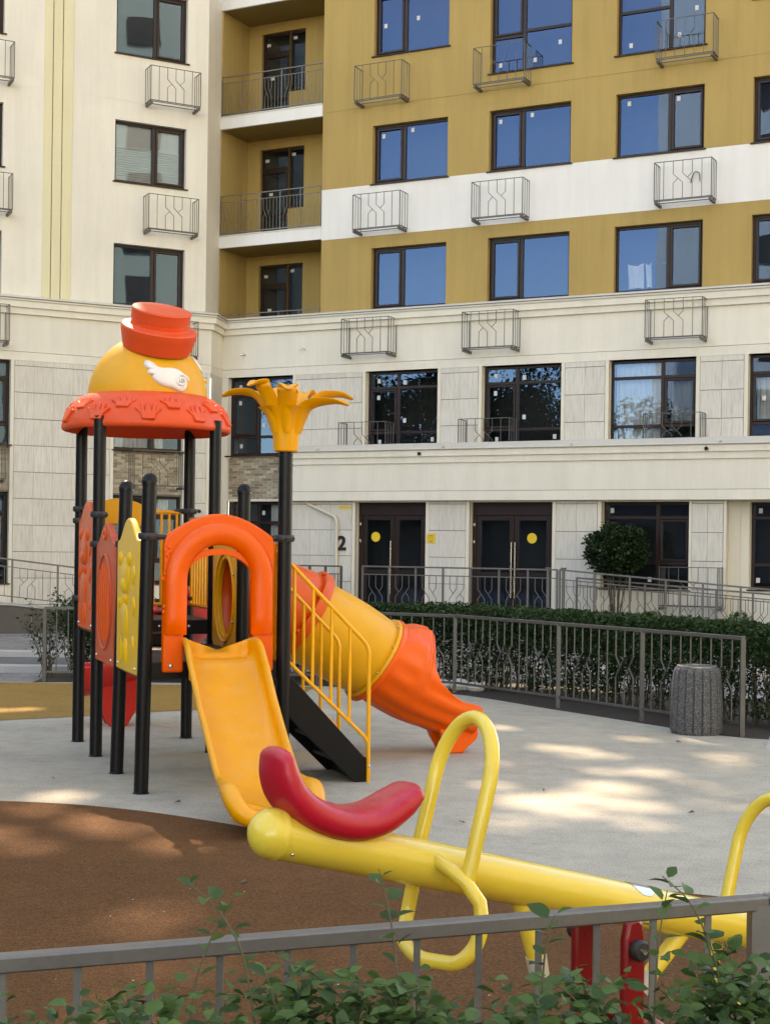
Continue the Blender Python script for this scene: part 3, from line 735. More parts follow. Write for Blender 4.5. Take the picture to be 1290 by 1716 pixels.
for s, z in ((-3.92, 6.72), (-2.20, 6.80)):
    m = Matrix.Translation((s, -.2, z)) @ Matrix.Rotation(R(90), 4, 'X')
    nz = MB().lathe([(.03, 0), (.03, .02), (.014, .02), (.014, .10)], 10, m); nz.tube([(s, -.30, z), (s - .05, -.34, z - .01)], .02, 8); nz.build('wall_nozzle', 'steel_bright', RW, smooth=True)
# landing in front of the doors and ramp
MB().box(-2.3, 5.2, -2.3, -.6, -.02, .44).build('landing', 'slab_grey', RW)
rb = MB(); rb.add([(5.2, -2.3, -.02), (11.5, -2.3, -.02), (11.5, -1.05, -.02), (5.2, -1.05, -.02), (5.2, -2.3, .44), (11.5, -2.3, .0), (11.5, -1.05, .0), (5.2, -1.05, .44)], [(0, 3, 2, 1), (4, 5, 6, 7), (0, 1, 5, 4), (1, 2, 6, 5), (2, 3, 7, 6), (3, 0, 4, 7)])
rb.build('ramp', 'slab_grey', RW)

# --- left wing
LC = [(-3.1, -1.30), (1.37, 3.17)]
wall(LW, 'wall', 'stucco_cream', -40, -.36, 7.6, 16.6, [(a, c, z0, z1) for a, c in LC for z0, z1 in ((7.69, 9.17), (10.67, 12.15), (13.76, 15.35))])
wall(LW, 'wall', 'stucco_cream', .325, 3.72, 7.6, 16.6, [(a, c, z0, z1) for a, c in LC for z0, z1 in ((7.69, 9.17), (10.67, 12.15), (13.76, 15.35))])
for a, c, o in ((-.36, -.165, .02), (-.145, .068, .02), (.088, .325, .02)): MB().box(a, c, -o, .2, 7.6, 16.6).build('pilaster_strip', 'stucco_yellow', LW, bevel=.006, bseg=1)
MB().box(-.36, .325, .03, .25, 7.6, 16.6).build('pilaster_back', 'joint_dark', LW)
for z in (8.5, 9.7, 10.9, 11.55, 12.1, 13.3, 14.5): MB().box(-.355, .32, -.0215, -.01, z, z + .008).build('joint_line', 'trim_cream', LW)
for a, c in ((-12, -.37), (.33, 3.71)): MB().box(a, c, -.003, .01, 12.62, 12.63).build('joint_line', 'trim_cream', LW)
for i, (a, c) in enumerate(LC):
    for j, (z0, z1) in enumerate(((7.69, 9.17), (10.67, 12.15), (13.76, 15.35))):
        w = window(LW, a, c, z0, z1, cols=(.56,), sash=((1, 0),), sill=(j > 0))
        if i == 1 and j == 1:
            for (p, q) in ((a + .08, a + .96), (a + 1.12, c - .13)):
                bl = MB()
                for k in range(15): zz = z0 + .08 + k * .055; bl.box(p, q, .185, .225, zz, zz + .030, None)
                bl.box(p, q, .228, .233, z0 + .05, z1 - .06); bl.build('blind', 'curtain', w)
F1L = [(-3.0, -1.10), (1.37, 3.11)]
wall(LW, 'wall', 'stucco_cream', -40, 3.74, 0, 6.17, [(a, c, .95, 6.155) for a, c in F1L], off=.2, depth=.12)
for i, (a, c) in enumerate(F1L):
    window(LW, a, c, 4.19, 6.145, off=.2, recess=.16, cols=(.58,), rows=[.24, .80], sash=((1, 1),), curtains=((0, 0, 'curtain', 0, 1), (1, 0, 'curtain', .0, .5), (0, 1, 'curtain', 0, 1)) if i else ())
    brickwork(LW, a, c, 3.13, 4.16, .10)
    MB().box(a, c, -.16, .1, 3.09, 3.135).build('lintel', 'joint_dark', LW)
    window(LW, a, c, .97, 3.085, off=.2, recess=.18, cols=(.5,), rows=[.25, .78], sash=((1, 1),), curtains=((1, 2, 'curtain', .2, .8),))
def pierL(s0, s1, n): pier(LW, s0, s1, 0, 6.155, .2, n)
pierL(-1.10, 1.37, 5); pierL(3.11, 3.80, 1); pierL(-8, -3.0, 9)
cm = Matrix.Translation((.64, -.3, 4.86))
MB().box(.45, .85, -.42, -.2, 4.92, 4.96).build('wall_lamp', 'black_paint', LW, bevel=.01)
wc = MB().tube([(3.5, -.22, 2.78), (3.5, -.34, 2.78)], .012, 8); wc.ellipsoid((3.5, -.37, 2.74), (.045, .06, .045), 12, 8); wc.build('wall_camera', 'black_paint', LW, smooth=True)
# ramp along the left wing
rw = thing('access_ramp', 'dark stone clad access ramp beside the cream wing', 'ramp', LO, AL)
b = MB(); P = [(-14, .95), (-1.8, .58), (-.2, .40), (3.2, .06), (3.2, -.02), (-14, -.02)]
b.prism(P, -3.5, -2.45); b.build('ramp_wall', 'ramp_stone', rw)
for x in (-6, -4.4, -2.9, -1.35, .2): MB().box(x, x + .014, -3.504, -3.4, .0, .36).build('panel_joint', 'joint_dark', rw)
b = MB(); P2 = [(-14, 1.0), (-1.8, .62), (-.2, .44), (3.2, .10), (3.2, .065), (-.2, .405), (-1.8, .585), (-14, .955)]
b.prism(P2, -3.54, -2.4); b.build('coping', 'concrete_kerb', rw)
rr_ = thing('ramp_railing', 'grey metal railing sloping down the ramp on the left', 'railing', LO, AL)
railing(rr_, (-6.6, -3.45), (3.1, -3.45), 1.24, .09, .88, 10, .0075, .02, low=.10, mid=.72, bar_gap=.15)
# ------------------------------------------------------------------ baskets on the walls
BK = {}
def basket_meshes():
    W, Dp, Ht, r = 1.26, .42, .83, .011
    f = MB()
    fl, fr_, bl, br_ = (0, -Dp), (W, -Dp), (0, 0), (W, 0)
    for z in (0, Ht):
        for p, q in ((fl, fr_), (fl, bl), (fr_, br_)): f.tube([(*p, z), (*q, z)], r * (1.35 if z == 0 else 1), 4)
    for p in (fl, fr_): f.tube([(*p, 0), (*p, Ht)], r * 1.2, 4)
    for p in (bl, br_): f.tube([(*p, 0), (*p, Ht)], r, 4)
    BK['frame'] = f.mesh('frame', 'steel_dark')
    a = MB().box(-.025, .025, -Dp - .02, .02, -.085, -.025).mesh('support_arm', 'steel_dark'); BK['arm'] = a
    s = MB().tube([(0, -.11, 0), (W, -.11, 0)], r * 1.3, 4).tube([(0, -Dp + .1, 0), (W, -Dp + .1, 0)], r, 4).mesh('base_bar', 'steel_dark'); BK['base'] = s
    BK['bar'] = MB().tube([(0, 0, 0), (0, 0, Ht)], .0085, 4).mesh('bar', 'steel_dark')
    g = W / 6; z1, z2 = Ht * .66, Ht * .42
    x = [2 * g, 3 * g, 4 * g]; q = .0085
    m1 = [[(x[0], 0, Ht), (x[0], 0, z1), (x[1], 0, z2), (x[1], 0, 0)], [(x[1], 0, Ht), (x[1], 0, z1), (x[2], 0, z2), (x[2], 0, 0)],
          [(x[2], 0, Ht), (x[2], 0, z1), ((x[1] + x[2]) / 2, 0, (z1 + z2) / 2)], [(x[0], 0, 0), (x[0], 0, z2), ((x[0] + x[1]) / 2, 0, (z1 + z2) / 2)]]
    for k, p in enumerate(m1): BK['m%d' % k] = MB().tube(p, q, 4).mesh('bent_bar', 'steel_dark')
    BK.update(W=W, D=Dp, H=Ht, g=g)
basket_meshes()
def basket(wing, s, ztop, off, label):
    o = RO if wing == 'R' else LO; d, n = (dR, nR) if wing == 'R' else (dL, nL); a = AR if wing == 'R' else AL
    t = thing('wall_basket', label, 'metal basket', o + d * s + n * off + Vector((0, 0, ztop - BK['H'])), a, 'metal baskets for air conditioners on the walls')
    put('frame', BK['frame'], t); put('base_bar', BK['base'], t)
    for x in (.03, BK['W'] - .03): put('support_arm', BK['arm'], t, (x, 0, 0))
    for x in (BK['g'], BK['g'] * 5): put('bar', BK['bar'], t, (x, -BK['D'], 0))
    for k in range(4): put('bent_bar', BK['m%d' % k], t, (0, -BK['D'], 0))
    for x in (0, BK['W']):
        for y in (.34, .67): put('bar', BK['bar'], t, (x, -BK['D'] * y, 0))
    return t
bl = 'grey metal basket on the ochre wall '
basket('R', -.78, 13.52, 0, bl + 'under the top left window, right of the loggias')
basket('R', 2.33, 13.52, 0, bl + 'in front of the tall top middle window')
basket('R', 6.67, 13.52, 0, bl + 'in front of the tall top right window')
wb = 'grey metal basket on the white band '
basket('R', -.78, 10.41, 0, wb + 'nearest the loggias'); basket('R', 2.33, 10.41, 0, wb + 'second from the loggias')
t = basket('R', 6.67, 10.41, 0, wb + 'third from the loggias, with a cable end inside')
MB().tube(bez([(.70, -.02, .42), (.78, -.06, .62), (.90, -.08, .60), (.92, -.08, .42)], 5), .012, 6).build('cable_end', 'steel_dark', t, smooth=True)
cb = 'grey metal basket hung over the cornice '
basket('R', -.93, 7.39, .22, cb + 'below the first ochre window column'); basket('R', 2.23, 7.37, .22, cb + 'below the second ochre window column'); basket('R', 6.57, 7.38, .22, cb + 'below the third ochre window column')
fb = 'grey metal basket behind the entrance ledge, '
basket('R', -.96, 4.90, .24, fb + 'leftmost of three'); basket('R', 2.18, 4.90, .24, fb + 'middle of three'); basket('R', 6.57, 4.90, .24, fb + 'rightmost of three')
basket('R', 7.08, 1.57, .63, 'grey metal basket at ground level beside the round bush')
lb = 'grey metal basket on the cream wing '
basket('L', 2.11, 13.45, 0, lb + 'under the upper right window'); basket('L', 2.10, 10.36, 0, lb + 'under the window with blinds')
basket('L', -2.42, 13.46, 0, lb + 'cut by the left picture edge, upper'); basket('L', -2.42, 10.42, 0, lb + 'cut by the left picture edge, middle'); basket('L', -2.5, 7.36, .22, lb + 'cut by the left picture edge, at the cornice')
basket('L', 2.05, 7.33, .22, lb + 'at the cornice, mostly hidden by the red hat'); basket('L', 1.75, 4.16, .24, lb + 'on the brick panel behind the play structure')
basket('L', -2.55, 4.2, .24, lb + 'on the brick panel at the left picture edge')
# laundry behind one pane
tw = thing('hanging_towel', 'white towel drying behind the window above the cornice', 'towel', rp(5.78, -.42, 0), AR)
b = MB()
for k in range(2):
    x0, x1 = (.06, .42) if k == 0 else (.47, .60)
    n = 12; rows_ = []
    for j in range(7):
        zz = 8.35 - j * .085 + (.05 if j == 0 else 0)
        rows_.append([(x0 + (x1 - x0) * i / n, .02 * math.sin(i * 1.1 + j * .4) + .01 * j, zz - .05 * math.sin(i / n * math.pi) * (1 if j < 3 else -.4)) for i in range(n + 1)])
    b.loft(rows_, closed=False)
b.build('cloth', 'cloth_white', tw, smooth=True, angle=80)
MB().tube([(.0, .02, 8.38), (1.0, .02, 8.36)], .006, 6).build('line', 'steel_bright', tw)

# ------------------------------------------------------------------ railings of entrance landing and ramp
lr = thing('landing_railing', 'grey metal railing along the landing before the entrance doors', 'railing', RO, AR)
railing(lr, (.55, -2.22), (5.2, -2.22), .44, .44, 1.04, 7, .0085, .020, low=.06, mid=.86, bar_gap=.16)
lr2 = thing('landing_railing', 'dark metal railing by the downpipe left of the first door', 'railing', RO, AR)
railing(lr2, (-1.62, -1.55), (-.36, -1.55), .44, .44, 1.02, 3, .0085, .026, low=.06, mid=.84, bar_gap=.09, mat='steel_dark')
rr2 = thing('ramp_railing', 'grey metal railing on the near side of the ramp right of the doors', 'railing', RO, AR)
railing(rr2, (5.26, -2.22), (11.4, -2.22), .46, .02, 1.02, 8, .0085, .020, low=.08, mid=.82, bar_gap=.16)
rr3 = thing('ramp_railing', 'grey metal railing on the far side of the ramp, behind the near one', 'railing', RO, AR)
railing(rr3, (5.26, -1.12), (11.4, -1.12), .32, -.06, .98, 8, .0085, .020, low=.08, mid=.82, bar_gap=.16)
for k in range(2):
    nr = thing('newel_post', ('left' if k == 0 else 'right') + ' of the two capped posts where landing and ramp railing meet', 'post', rp(5.0 + k * .34, 2.22, .40), AR)
    MB().box(-.028, .028, -.028, .028, 0, 1.10).build('shaft', 'steel_grey', nr); MB().box(-.05, .05, -.05, .05, 1.10, 1.13).build('cap', 'steel_grey', nr)

# ------------------------------------------------------------------ fence round the playground
fn = thing('playground_fence', 'low curved grey metal fence in front of the hedge', 'fence')
for i in range(len(FENCE) - 1):
    p, q = FENCE[i], FENCE[i + 1]
    railing(fn, p, q, 0, 0, 1.00, 1, .010, .026, mat='steel_dark', low=.13, top=.026, bar_gap=.155, plan=(lambda i_, j_: j_ % 8 != 5), first=(i == 0))
# ------------------------------------------------------------------ foliage helpers
def leafcloud(n, sampler, size, seed=0, flat=.0):
    """many small folded leaves"""
    r = random.Random(seed); V = []; F = []
    for _ in range(n):
        p = sampler(r)
        if p is None: continue
        L_ = size * r.uniform(.65, 1.35); w = L_ * r.uniform(.28, .42)
        th, ph = r.uniform(0, 2 * math.pi), math.asin(max(-1, min(1, r.gauss(.15, .45))))
        d = Vector((math.cos(th) * math.cos(ph), math.sin(th) * math.cos(ph), math.sin(ph)))
        sd_ = d.cross(Vector((r.gauss(0, .5), r.gauss(0, .5), 1))).normalized(); up = sd_.cross(d)
        o = len(V); p = Vector(p)
        V += [p - d * L_ * .5, p + sd_ * w + up * w * .35, p + d * L_ * .5, p - sd_ * w + up * w * .35]
        F += [(o, o + 1, o + 2), (o, o + 2, o + 3)]
    b = MB(); b.v = [tuple(v) for v in V]; b.f = F
    return b
def leaf_build(b, name, mat, parent):
    me = bpy.data.meshes.new(name); me.from_pydata(b.v, [], b.f); me.materials.append(MATS[mat]); return put(name, me, parent)
# hedge behind the fence
HC = bez([(-4.4, 21.0, 0), (-2.6, 21.2, 0), (-.6, 21.2, 0), (1.1, 20.6, 0), (2.5, 18.9, 0), (3.45, 17.35, 0), (4.25, 16.15, 0), (5.4, 15.45, 0), (7.2, 15.2, 0)], 10)
hl = [0]
for i in range(1, len(HC)): hl.append(hl[-1] + (HC[i] - HC[i - 1]).length)
def along(t):
    for i in range(1, len(HC)):
        if t <= hl[i]:
            f = (t - hl[i - 1]) / (hl[i] - hl[i - 1]); p = HC[i - 1].lerp(HC[i], f); d = (HC[i] - HC[i - 1]).normalized(); return p, Vector((d.y, -d.x, 0))
    return HC[-1], Vector((0, -1, 0))
import mathutils.noise as mn
def hedge_sampler(r):
    t = hl[-1] * r.random(); p, nn = along(t)
    u = r.uniform(-1, 1); top = 1.10 + .05 * mn.noise(Vector((t * 1.7, u * 1.5, 0))) + .03 * mn.noise(Vector((t * 6, u * 4, 3)))
    z = top - abs(r.gauss(0, .30)) if r.random() < .45 else r.uniform(.05, top)
    if z < .08: return None
    hw = .50 * (.72 + .28 * min(1, z / .6)) * (1 + .22 * mn.noise(Vector((t * 2.2, z * 2.5, 7))))
    if r.random() < .6: u = math.copysign(1 - abs(r.gauss(0, .16)), u)
    if z < .60 and mn.noise(Vector((t * 3.1, z * 2.4, u))) < (.02 - z * .4) and r.random() < .8: return None
    edge = max(0, 1 - max(0, (z - top + .10) / .10) * .35)
    return p + nn * u * hw * edge + Vector((0, 0, z))
hedge = thing('hedge', 'dark green clipped hedge curving behind the playground fence', 'hedge')
stuff(leaf_build(leafcloud(125000, hedge_sampler, .048, 3), 'foliage', 'leaf_hedge', hedge))
stems = MB(); r_ = random.Random(5)
for k in range(330):
    t = hl[-1] * r_.random(); p, nn = along(t); u = r_.uniform(-.3, .3)
    a = p + nn * u; c = a + Vector((r_.gauss(0, .10), r_.gauss(0, .10), r_.uniform(.55, .95))); m = a.lerp(c, .5) + Vector((r_.gauss(0, .03), r_.gauss(0, .03), 0))
    stems.tube([a - Vector((0, 0, .02)), m, c], [.009, .007, .003], 5, caps=False)
stuff(stems.build('stems', 'bark', hedge))
# white stones at the foot of the hedge
for k, (x, y, s) in enumerate(((.80, 19.95, .13), (1.02, 19.85, .15), (1.22, 19.72, .12), (1.10, 20.05, .10), (.62, 20.1, .10))):
    b = MB(); b.ellipsoid((0, 0, 0), (s, s * .8, s * .62), 10, 6); b.v = [tuple(Vector(v) * (1 + .22 * mn.noise(Vector(v) * 9 + Vector((k * 3, 0, 0))))) for v in b.v]
    tag(b.build('stone', 'stone_white', None, True, (x, y, s * .42), angle=25), ('largest', 'second largest', 'middle sized', 'smaller rear', 'smallest left')[(1, 0, 2, 3, 4)[k]] + ' pale rough stone on the soil behind the fence', 'stone', 'pale stones under the hedge')
# leggy shrub at the left end of the fence
def twiggy(name, label, loc, n, h, spread, leaves, lsize, mat, seed):
    t = thing(name, label, 'shrub', loc); r = random.Random(seed); sm = MB(); tips = []
    for k in range(n):
        a = r.uniform(0, 2 * math.pi); q = r.uniform(.2, 1) * spread; hh = h * r.uniform(.6, 1.05)
        pts = bez([(r.gauss(0, .05), r.gauss(0, .05), -.02), (math.cos(a) * q * .45, math.sin(a) * q * .45, hh * .5), (math.cos(a) * q, math.sin(a) * q, hh)], 5)
        sm.tube(pts, [.008 - .0055 * i / (len(pts) - 1) for i in range(len(pts))], 5, caps=False); tips.append(pts)
    stuff(sm.build('stems', 'bark', t))
    def smp(r):
        pts = r.choice(tips); f = min(1, abs(r.gauss(.85, .28)));  p = pts[min(len(pts) - 1, int(f * (len(pts) - 1)))]
        return p + Vector((r.gauss(0, .05), r.gauss(0, .05), r.gauss(0, .05)))
    stuff(leaf_build(leafcloud(leaves, smp, lsize, seed + 1), 'foliage', mat, t)); return t
twiggy('leggy_shrub', 'thin leggy shrub behind the left end post of the playground fence', (-4.72, 21.0, 0), 16, 1.0, .5, 420, .055, 'leaf_hedge', 11)
twiggy('leggy_shrub', 'second leggy shrub behind the fence, seen beside the leftmost play post', (-4.25, 20.9, 0), 18, 1.05, .45, 520, .055, 'leaf_hedge', 12)
twiggy('low_bush', 'dark green low bush at the foot of the stone ramp on the left', (-5.15, 25.2, 0), 30, 1.0, .55, 1500, .06, 'leaf_dark', 13)
def ball_bush(name, label, loc, rx, rz_, cz, n, size, mat, seed, stemz=True, nst=7):
    t = thing(name, label, 'bush', loc); r = random.Random(seed)
    if stemz:
        sm = MB()
        for k in range(nst):
            a = 2 * math.pi * k / nst + r.uniform(-.3, .3); q = r.uniform(.25, .6) * rx
            sm.tube(bez([(math.cos(a) * .05, math.sin(a) * .05, -.03), (math.cos(a) * q * .5, math.sin(a) * q * .5, cz * .45), (math.cos(a) * q, math.sin(a) * q, cz)], 4), [.022 - .0014 * i for i in range(9)], 6, caps=False)
        sm.build('trunk', 'bark', t, True)
    def smp(r):
        d = Vector((r.gauss(0, 1), r.gauss(0, 1), r.gauss(0, 1))).normalized(); k = (1 - abs(r.gauss(0, .19))) * (1 + .22 * mn.noise(d * 2.2 + Vector((seed, 0, 0))) + .14 * mn.noise(d * 6))
        return Vector((d.x * rx * k, d.y * rx * k, cz + d.z * rz_ * k))
    stuff(leaf_build(leafcloud(n, smp, size, seed), 'crown', mat, t)); return t
tp = rp(6.22, 1.35, 0); ball_bush('round_bush', 'round clipped dark green bush on thin stems before the ground floor window', (tp.x, tp.y, .35), .70, .58, 1.56, 5200, .085, 'leaf_dark', 21)
for k, (s, off, rr__, lab) in enumerate(((5.35, 1.5, .22, 'small yellowish shrub at the wall left of the round bush'), (7.05, 1.3, .22, 'small green shrub under the ground level basket'), (8.85, 1.2, .26, 'small leafy shrub at the wall under the far right window'), (9.9, 1.2, .24, 'small leafy shrub at the right picture edge beside the ramp'))):
    p = rp(s, off, .25); ball_bush('small_shrub', lab, (p.x, p.y, .22), rr__, rr__ * .9, .22, 500, .07, 'leaf_front', 30 + k, stemz=False)
# fallen leaf litter on the rubber
for k, (x, y, a) in enumerate(((-1.47, 10.75, .4), (1.25, 11.5, 1.2), (.55, 10.1, 2.2), (2.2, 10.6, .2), (-2.6, 11.8, 1.9), (2.9, 14.6, 2.8), (-.75, 8.2, .9))):
    b = MB(); b.add([(-.03, 0, .006), (0, .012, .016), (.03, 0, .008), (0, -.012, .014), (.015, .02, .022)], [(0, 1, 2), (0, 2, 3), (1, 4, 2)])
    tag(b.build('fallen_leaf', 'bark', None, False, (x, y, .006), a), ('dry leaf on the beige rubber left of the slide foot', 'dry leaf on the beige rubber between handle loop and bin', 'dry leaf on the beige rubber beyond the seat', 'dry leaf on the beige rubber right of the handle loop', 'dry leaf on the beige rubber left of the posts', 'dry leaf on the rubber near the litter bin', 'dry leaf on the brown rubber')[k], 'leaf', 'dry leaves on the ground')

# ------------------------------------------------------------------ litter bin
bn = thing('litter_bin', 'grey exposed aggregate litter bin with vertical grooves and steel rim', 'litter bin', (3.24, 15.42, 0), .2)
NR = 18
def binw(a, i):
    k = (a / (2 * math.pi) * NR) % 1; e = min(k, 1 - k); return 1 - .075 * max(0, 1 - e / .10)
prof = [(.25, .0), (.262, .02), (.268, .06), (.266, .25), (.258, .45), (.246, .60), (.236, .655), (.215, .685), (.19, .69)]
MB().lathe(prof, NR * 8, None, True, binw).build('body', 'aggregate', bn, True, angle=50)
MB().lathe([(.205, .675), (.205, .70), (.195, .704), (.185, .70), (.185, .45)], 40, None, False).build('rim', 'bin_liner', bn, True)
# ------------------------------------------------------------------ play structure (local x along its front, y to the back)
S = 1.04; PA = math.atan2(.345, .939)
PS = thing('play_structure', 'play structure with black posts, yellow slide, tube slide and hat roof', 'play structure', (-1.805, 11.185, 0), PA)
pr = .0545
def post(x, y, h, cap=True, tilt=(0, 0)):
    b = MB().tube([(0, 0, 0), (0, 0, h)], pr, 24)
    o = b.build('post', 'post_black', PS, True, (x, y, 0)); o.rotation_euler = (tilt[0], tilt[1], 0)
    MB().lathe([(pr + .012, 0), (pr + .006, .006), (pr, .012)], 24, None, False).build('base_collar', 'post_black', o, True)
    if cap:
        MB().lathe([(pr + .004, h - .03), (pr + .006, h), (pr + .005, h + .004)] + [((pr + .003) * math.cos(R(a)), h + .004 + .058 * math.sin(R(a))) for a in range(5, 91, 12)], 24).build('cap', 'post_black', o, True)
        a = R(-35); MB().ellipsoid((math.cos(a) * (pr + .006), math.sin(a) * (pr + .006), h - .02), (.006, .006, .006), 8, 6).build('rivet', 'steel_bright', o, True)
    return o
def clamp(po, z, direction=None, length=.06):
    b = MB().lathe([(pr, -.027), (pr + .016, -.025), (pr + .021, -.012), (pr + .021, .012), (pr + .016, .025), (pr, .027)], 24, Matrix.Translation((0, 0, z)), False)
    if direction is not None:
        d = Vector((math.cos(direction), math.sin(direction), 0)); b.tube([d * pr + Vector((0, 0, z)), d * (pr + .03) + Vector((0, 0, z)), d * (pr + .034 + length) + Vector((0, 0, z))], [.026, .024, .018], 10)
    for k in range(3):
        a = R(-100 + 55 * k); b.ellipsoid((math.cos(a) * (pr + .021), math.sin(a) * (pr + .021), z), (.014, .014, .010), 8, 5)
    return b.build('clamp', 'rubber_black', po, True)
tl = R(.85)
# a lean to the right in the picture: world +X, i.e. local (cos, -sin)
def lean(deg): a = R(deg); return (a * math.sin(PA), a * math.cos(PA))
PE = post(0, 0, 2.345, True, lean(.85)); PF = post(0, S, 2.33, True, lean(1.2))
PAo = post(0, 2 * S, 3.0, False); PB = post(0, 3 * S, 3.0, False); PC = post(S, 3 * S, 3.0, False); PD = post(S, 2 * S, 3.0, False)
PFF = post(S, S, 2.33); PG = post(1.095, 0, 2.66, False)
clamp(PE, 1.93, 0); clamp(PG, 1.93, math.pi); clamp(PF, 1.87, -math.pi / 2); clamp(PAo, 2.13, math.pi / 2); clamp(PAo, 1.87, -math.pi / 2)
clamp(PB, 2.20, -math.pi / 2); clamp(PB, 2.09, -math.pi / 2); clamp(PB, 1.36, -math.pi / 2); clamp(PC, 2.20, math.pi); clamp(PC, 1.36, -math.pi / 2); clamp(PD, 2.12, math.pi / 2); clamp(PFF, 1.9, math.pi / 2)
# decks
def deck(y0, y1, z, name='deck'):
    d = MB().box(.02, S - .02, y0 + .01, y1 - .01, z - .05, z).build(name, 'deck_black', PS, bevel=.008)
    e = MB().box(-.01, S + .01, y0 - .0, y0 + .045, z - .13, z - .004).box(-.01, S + .01, y1 - .045, y1, z - .13, z - .004).box(-.01, .035, y0 + .045, y1 - .045, z - .13, z - .004).box(S - .035, S + .01, y0 + .045, y1 - .045, z - .13, z - .004)
    e.build('deck_frame', 'post_black', d, bevel=.005)
    for x in (.22, .55, .82): MB().ellipsoid((x, y0 - .002, z - .06), (.016, .008, .016), 10, 6).build('bolt', 'steel_bright', d, True)
    return d
deck(.0, S, .985); deck(S, 2 * S, .985); deck(2 * S, 3 * S, 1.20)
MB().box(.06, .72, 2 * S - .30, 2 * S - .04, .99, 1.10).build('step', 'post_black', PS, bevel=.006)
# side panels along the left (x = 0)
MP = lambda y0, y1: Matrix.Translation((0, (y0 + y1) / 2, 0)) @ Matrix.Rotation(R(90), 4, 'Z')
def panel_outline(w, z0, zs, zt):
    h = w / 2; o = [(-h + .01, z0), (-h, z0 + .015), (-h, zs - .03), (-h + .02, zs)]
    n = 14
    for i in range(n + 1):
        t = i / n; x = -h + .10 + (w - .20) * t; k = .5 - .5 * math.cos(2 * math.pi * t); o.append((x, zs + .012 + (zt - zs - .012) * k ** .62))
    o += [(h - .02, zs), (h, zs - .03), (h, z0 + .015), (h - .01, z0)]
    return list(reversed(o))
def side_panel(y0, y1, z0, zs, zt, mat, hole=False):
    w = (y1 - y0) - 2 * pr - .03; m = MP(y0, y1)
    p = MB().prism(panel_outline(w, z0, zs, zt), -.028, .028, m).build('panel', mat, PS, bevel=.014, bseg=3, smooth=True, angle=30)
    for sx in (-1, 1): MB().ellipsoid(m @ Vector((sx * (w / 2 - .09), .03, z0 + .05)), (.012, .014, .014), 8, 6).build('bolt', 'steel_bright', p, True)
    return p, m
# (local: x' along panel, y' = outward on the left side)
def blob(p, m, mat, cx, cz, rx, rz_, t=.03, rot=0, name='relief'):
    mm = m @ Matrix.Translation((cx, .024, cz)) @ Matrix.Rotation(R(rot), 4, 'Y')
    return MB().ellipsoid((0, 0, 0), (rx, t, rz_), 20, 10, mm).build(name, mat, p, True)
p, m = side_panel(0, S, .87, 1.90, 2.075, 'plastic_panel_yellow')
mt = 'plastic_panel_yellow'
def relief_set(p, m, mt, dz):
    # generic round bear like relief with leaves and paw prints
    blob(p, m, mt, .08, 1.62 + dz, .19, .15, .032); blob(p, m, mt, .06, 1.55 + dz, .10, .075, .048)
    for sx in (-.10, .26): blob(p, m, mt, sx, 1.755 + dz, .06, .06, .03)
    blob(p, m, mt, .10, 1.25 + dz, .16, .17, .03); blob(p, m, mt, .02, 1.04 + dz, .055, .12, .028, 8); blob(p, m, mt, .19, 1.04 + dz, .055, .12, .028, -8)
    for (x, z, rt) in ((-.30, 1.66, 30), (-.27, 1.60, -35), (-.31, 1.42, 20), (-.27, 1.36, -30), (-.28, 1.12, 25), (.34, 1.40, -20)): blob(p, m, mt, x, z + dz, .025, .055, .02, rt)
    for k in range(5): blob(p, m, mt, -.0 + .05 * k, 1.43 + dz + .02 * math.sin(k), .016, .04, .025, -20 + 10 * k)
relief_set(p, m, mt, 0)
p, m = side_panel(S, 2 * S, .86, 1.88, 2.05, 'plastic_brick')
# ring and ribs
b = MB(); b.tube([m @ Vector((.34 * math.cos(a), .028, 1.38 + .40 * math.sin(a))) for a in [2 * math.pi * i / 40 for i in range(40)]], .016, 8, True); b.build('relief_ring', 'plastic_brick', p, True)
for k in range(5):
    x = -.2 + .1 * k; hh = .33 * math.sqrt(1 - (x / .34) ** 2)
    MB().tube([m @ Vector((x, .026, 1.38 - hh)), m @ Vector((x, .030, 1.38)), m @ Vector((x, .026, 1.38 + hh))], [.02, .028, .02], 10).build('rib', 'plastic_burnt', p, True)
b = MB(); b.tube([m @ Vector((.05 * math.cos(a), .030, 1.955 + .042 * math.sin(a))) for a in [2 * math.pi * i / 20 for i in range(20)]], .014, 8, True); b.build('hand_hole_rim', 'plastic_burnt', p, True)
p, m = side_panel(2 * S, 3 * S, 1.09, 2.10, 2.26, 'plastic_burnt')
relief_set(p, m, 'plastic_burnt', .2)

# entrance arch at the front (slide gate)
AW = 1.095
def arch_pts(hw, zb, zs, zt, n=22, square=0.0):
    """U-shaped line: up the left leg, over, down the right leg"""
    o = [(-hw, zb + (zs - zb) * i / 6) for i in range(6)]
    for i in range(n + 1):
        a = math.pi - math.pi * i / n; ca, sa = math.cos(a), math.sin(a)
        e = 1 - square * .45
        o.append((math.copysign(abs(ca) ** e, ca) * hw, zs + (zt - zs) * abs(sa) ** e))
    o += [(hw, zs - (zs - zb) * (i + 1) / 6) for i in range(6)]
    return o
cx = .575
def shoulder(n=34):
    return None
outer = []
hw = .432
inn = arch_pts(.272, .905, 1.60, 1.90)
nI = len(inn)
for (x, z) in inn:      # outer edge: straight sides, sloping shoulders, round crown
    pass
def outer_pt(f):
    legs = 1.02; crown = 1.02; tot = 2 * legs + crown; d = f * tot
    if d < legs: return (-hw, .905 + d)
    if d > legs + crown: return (hw, .905 + (tot - d))
    t = (d - legs) / crown; return (-hw + 2 * hw * t, 1.925 + .185 * math.sin(math.pi * t) ** .92)
leni = [0]
for i in range(1, nI): leni.append(leni[-1] + math.hypot(inn[i][0] - inn[i - 1][0], inn[i][1] - inn[i - 1][1]))
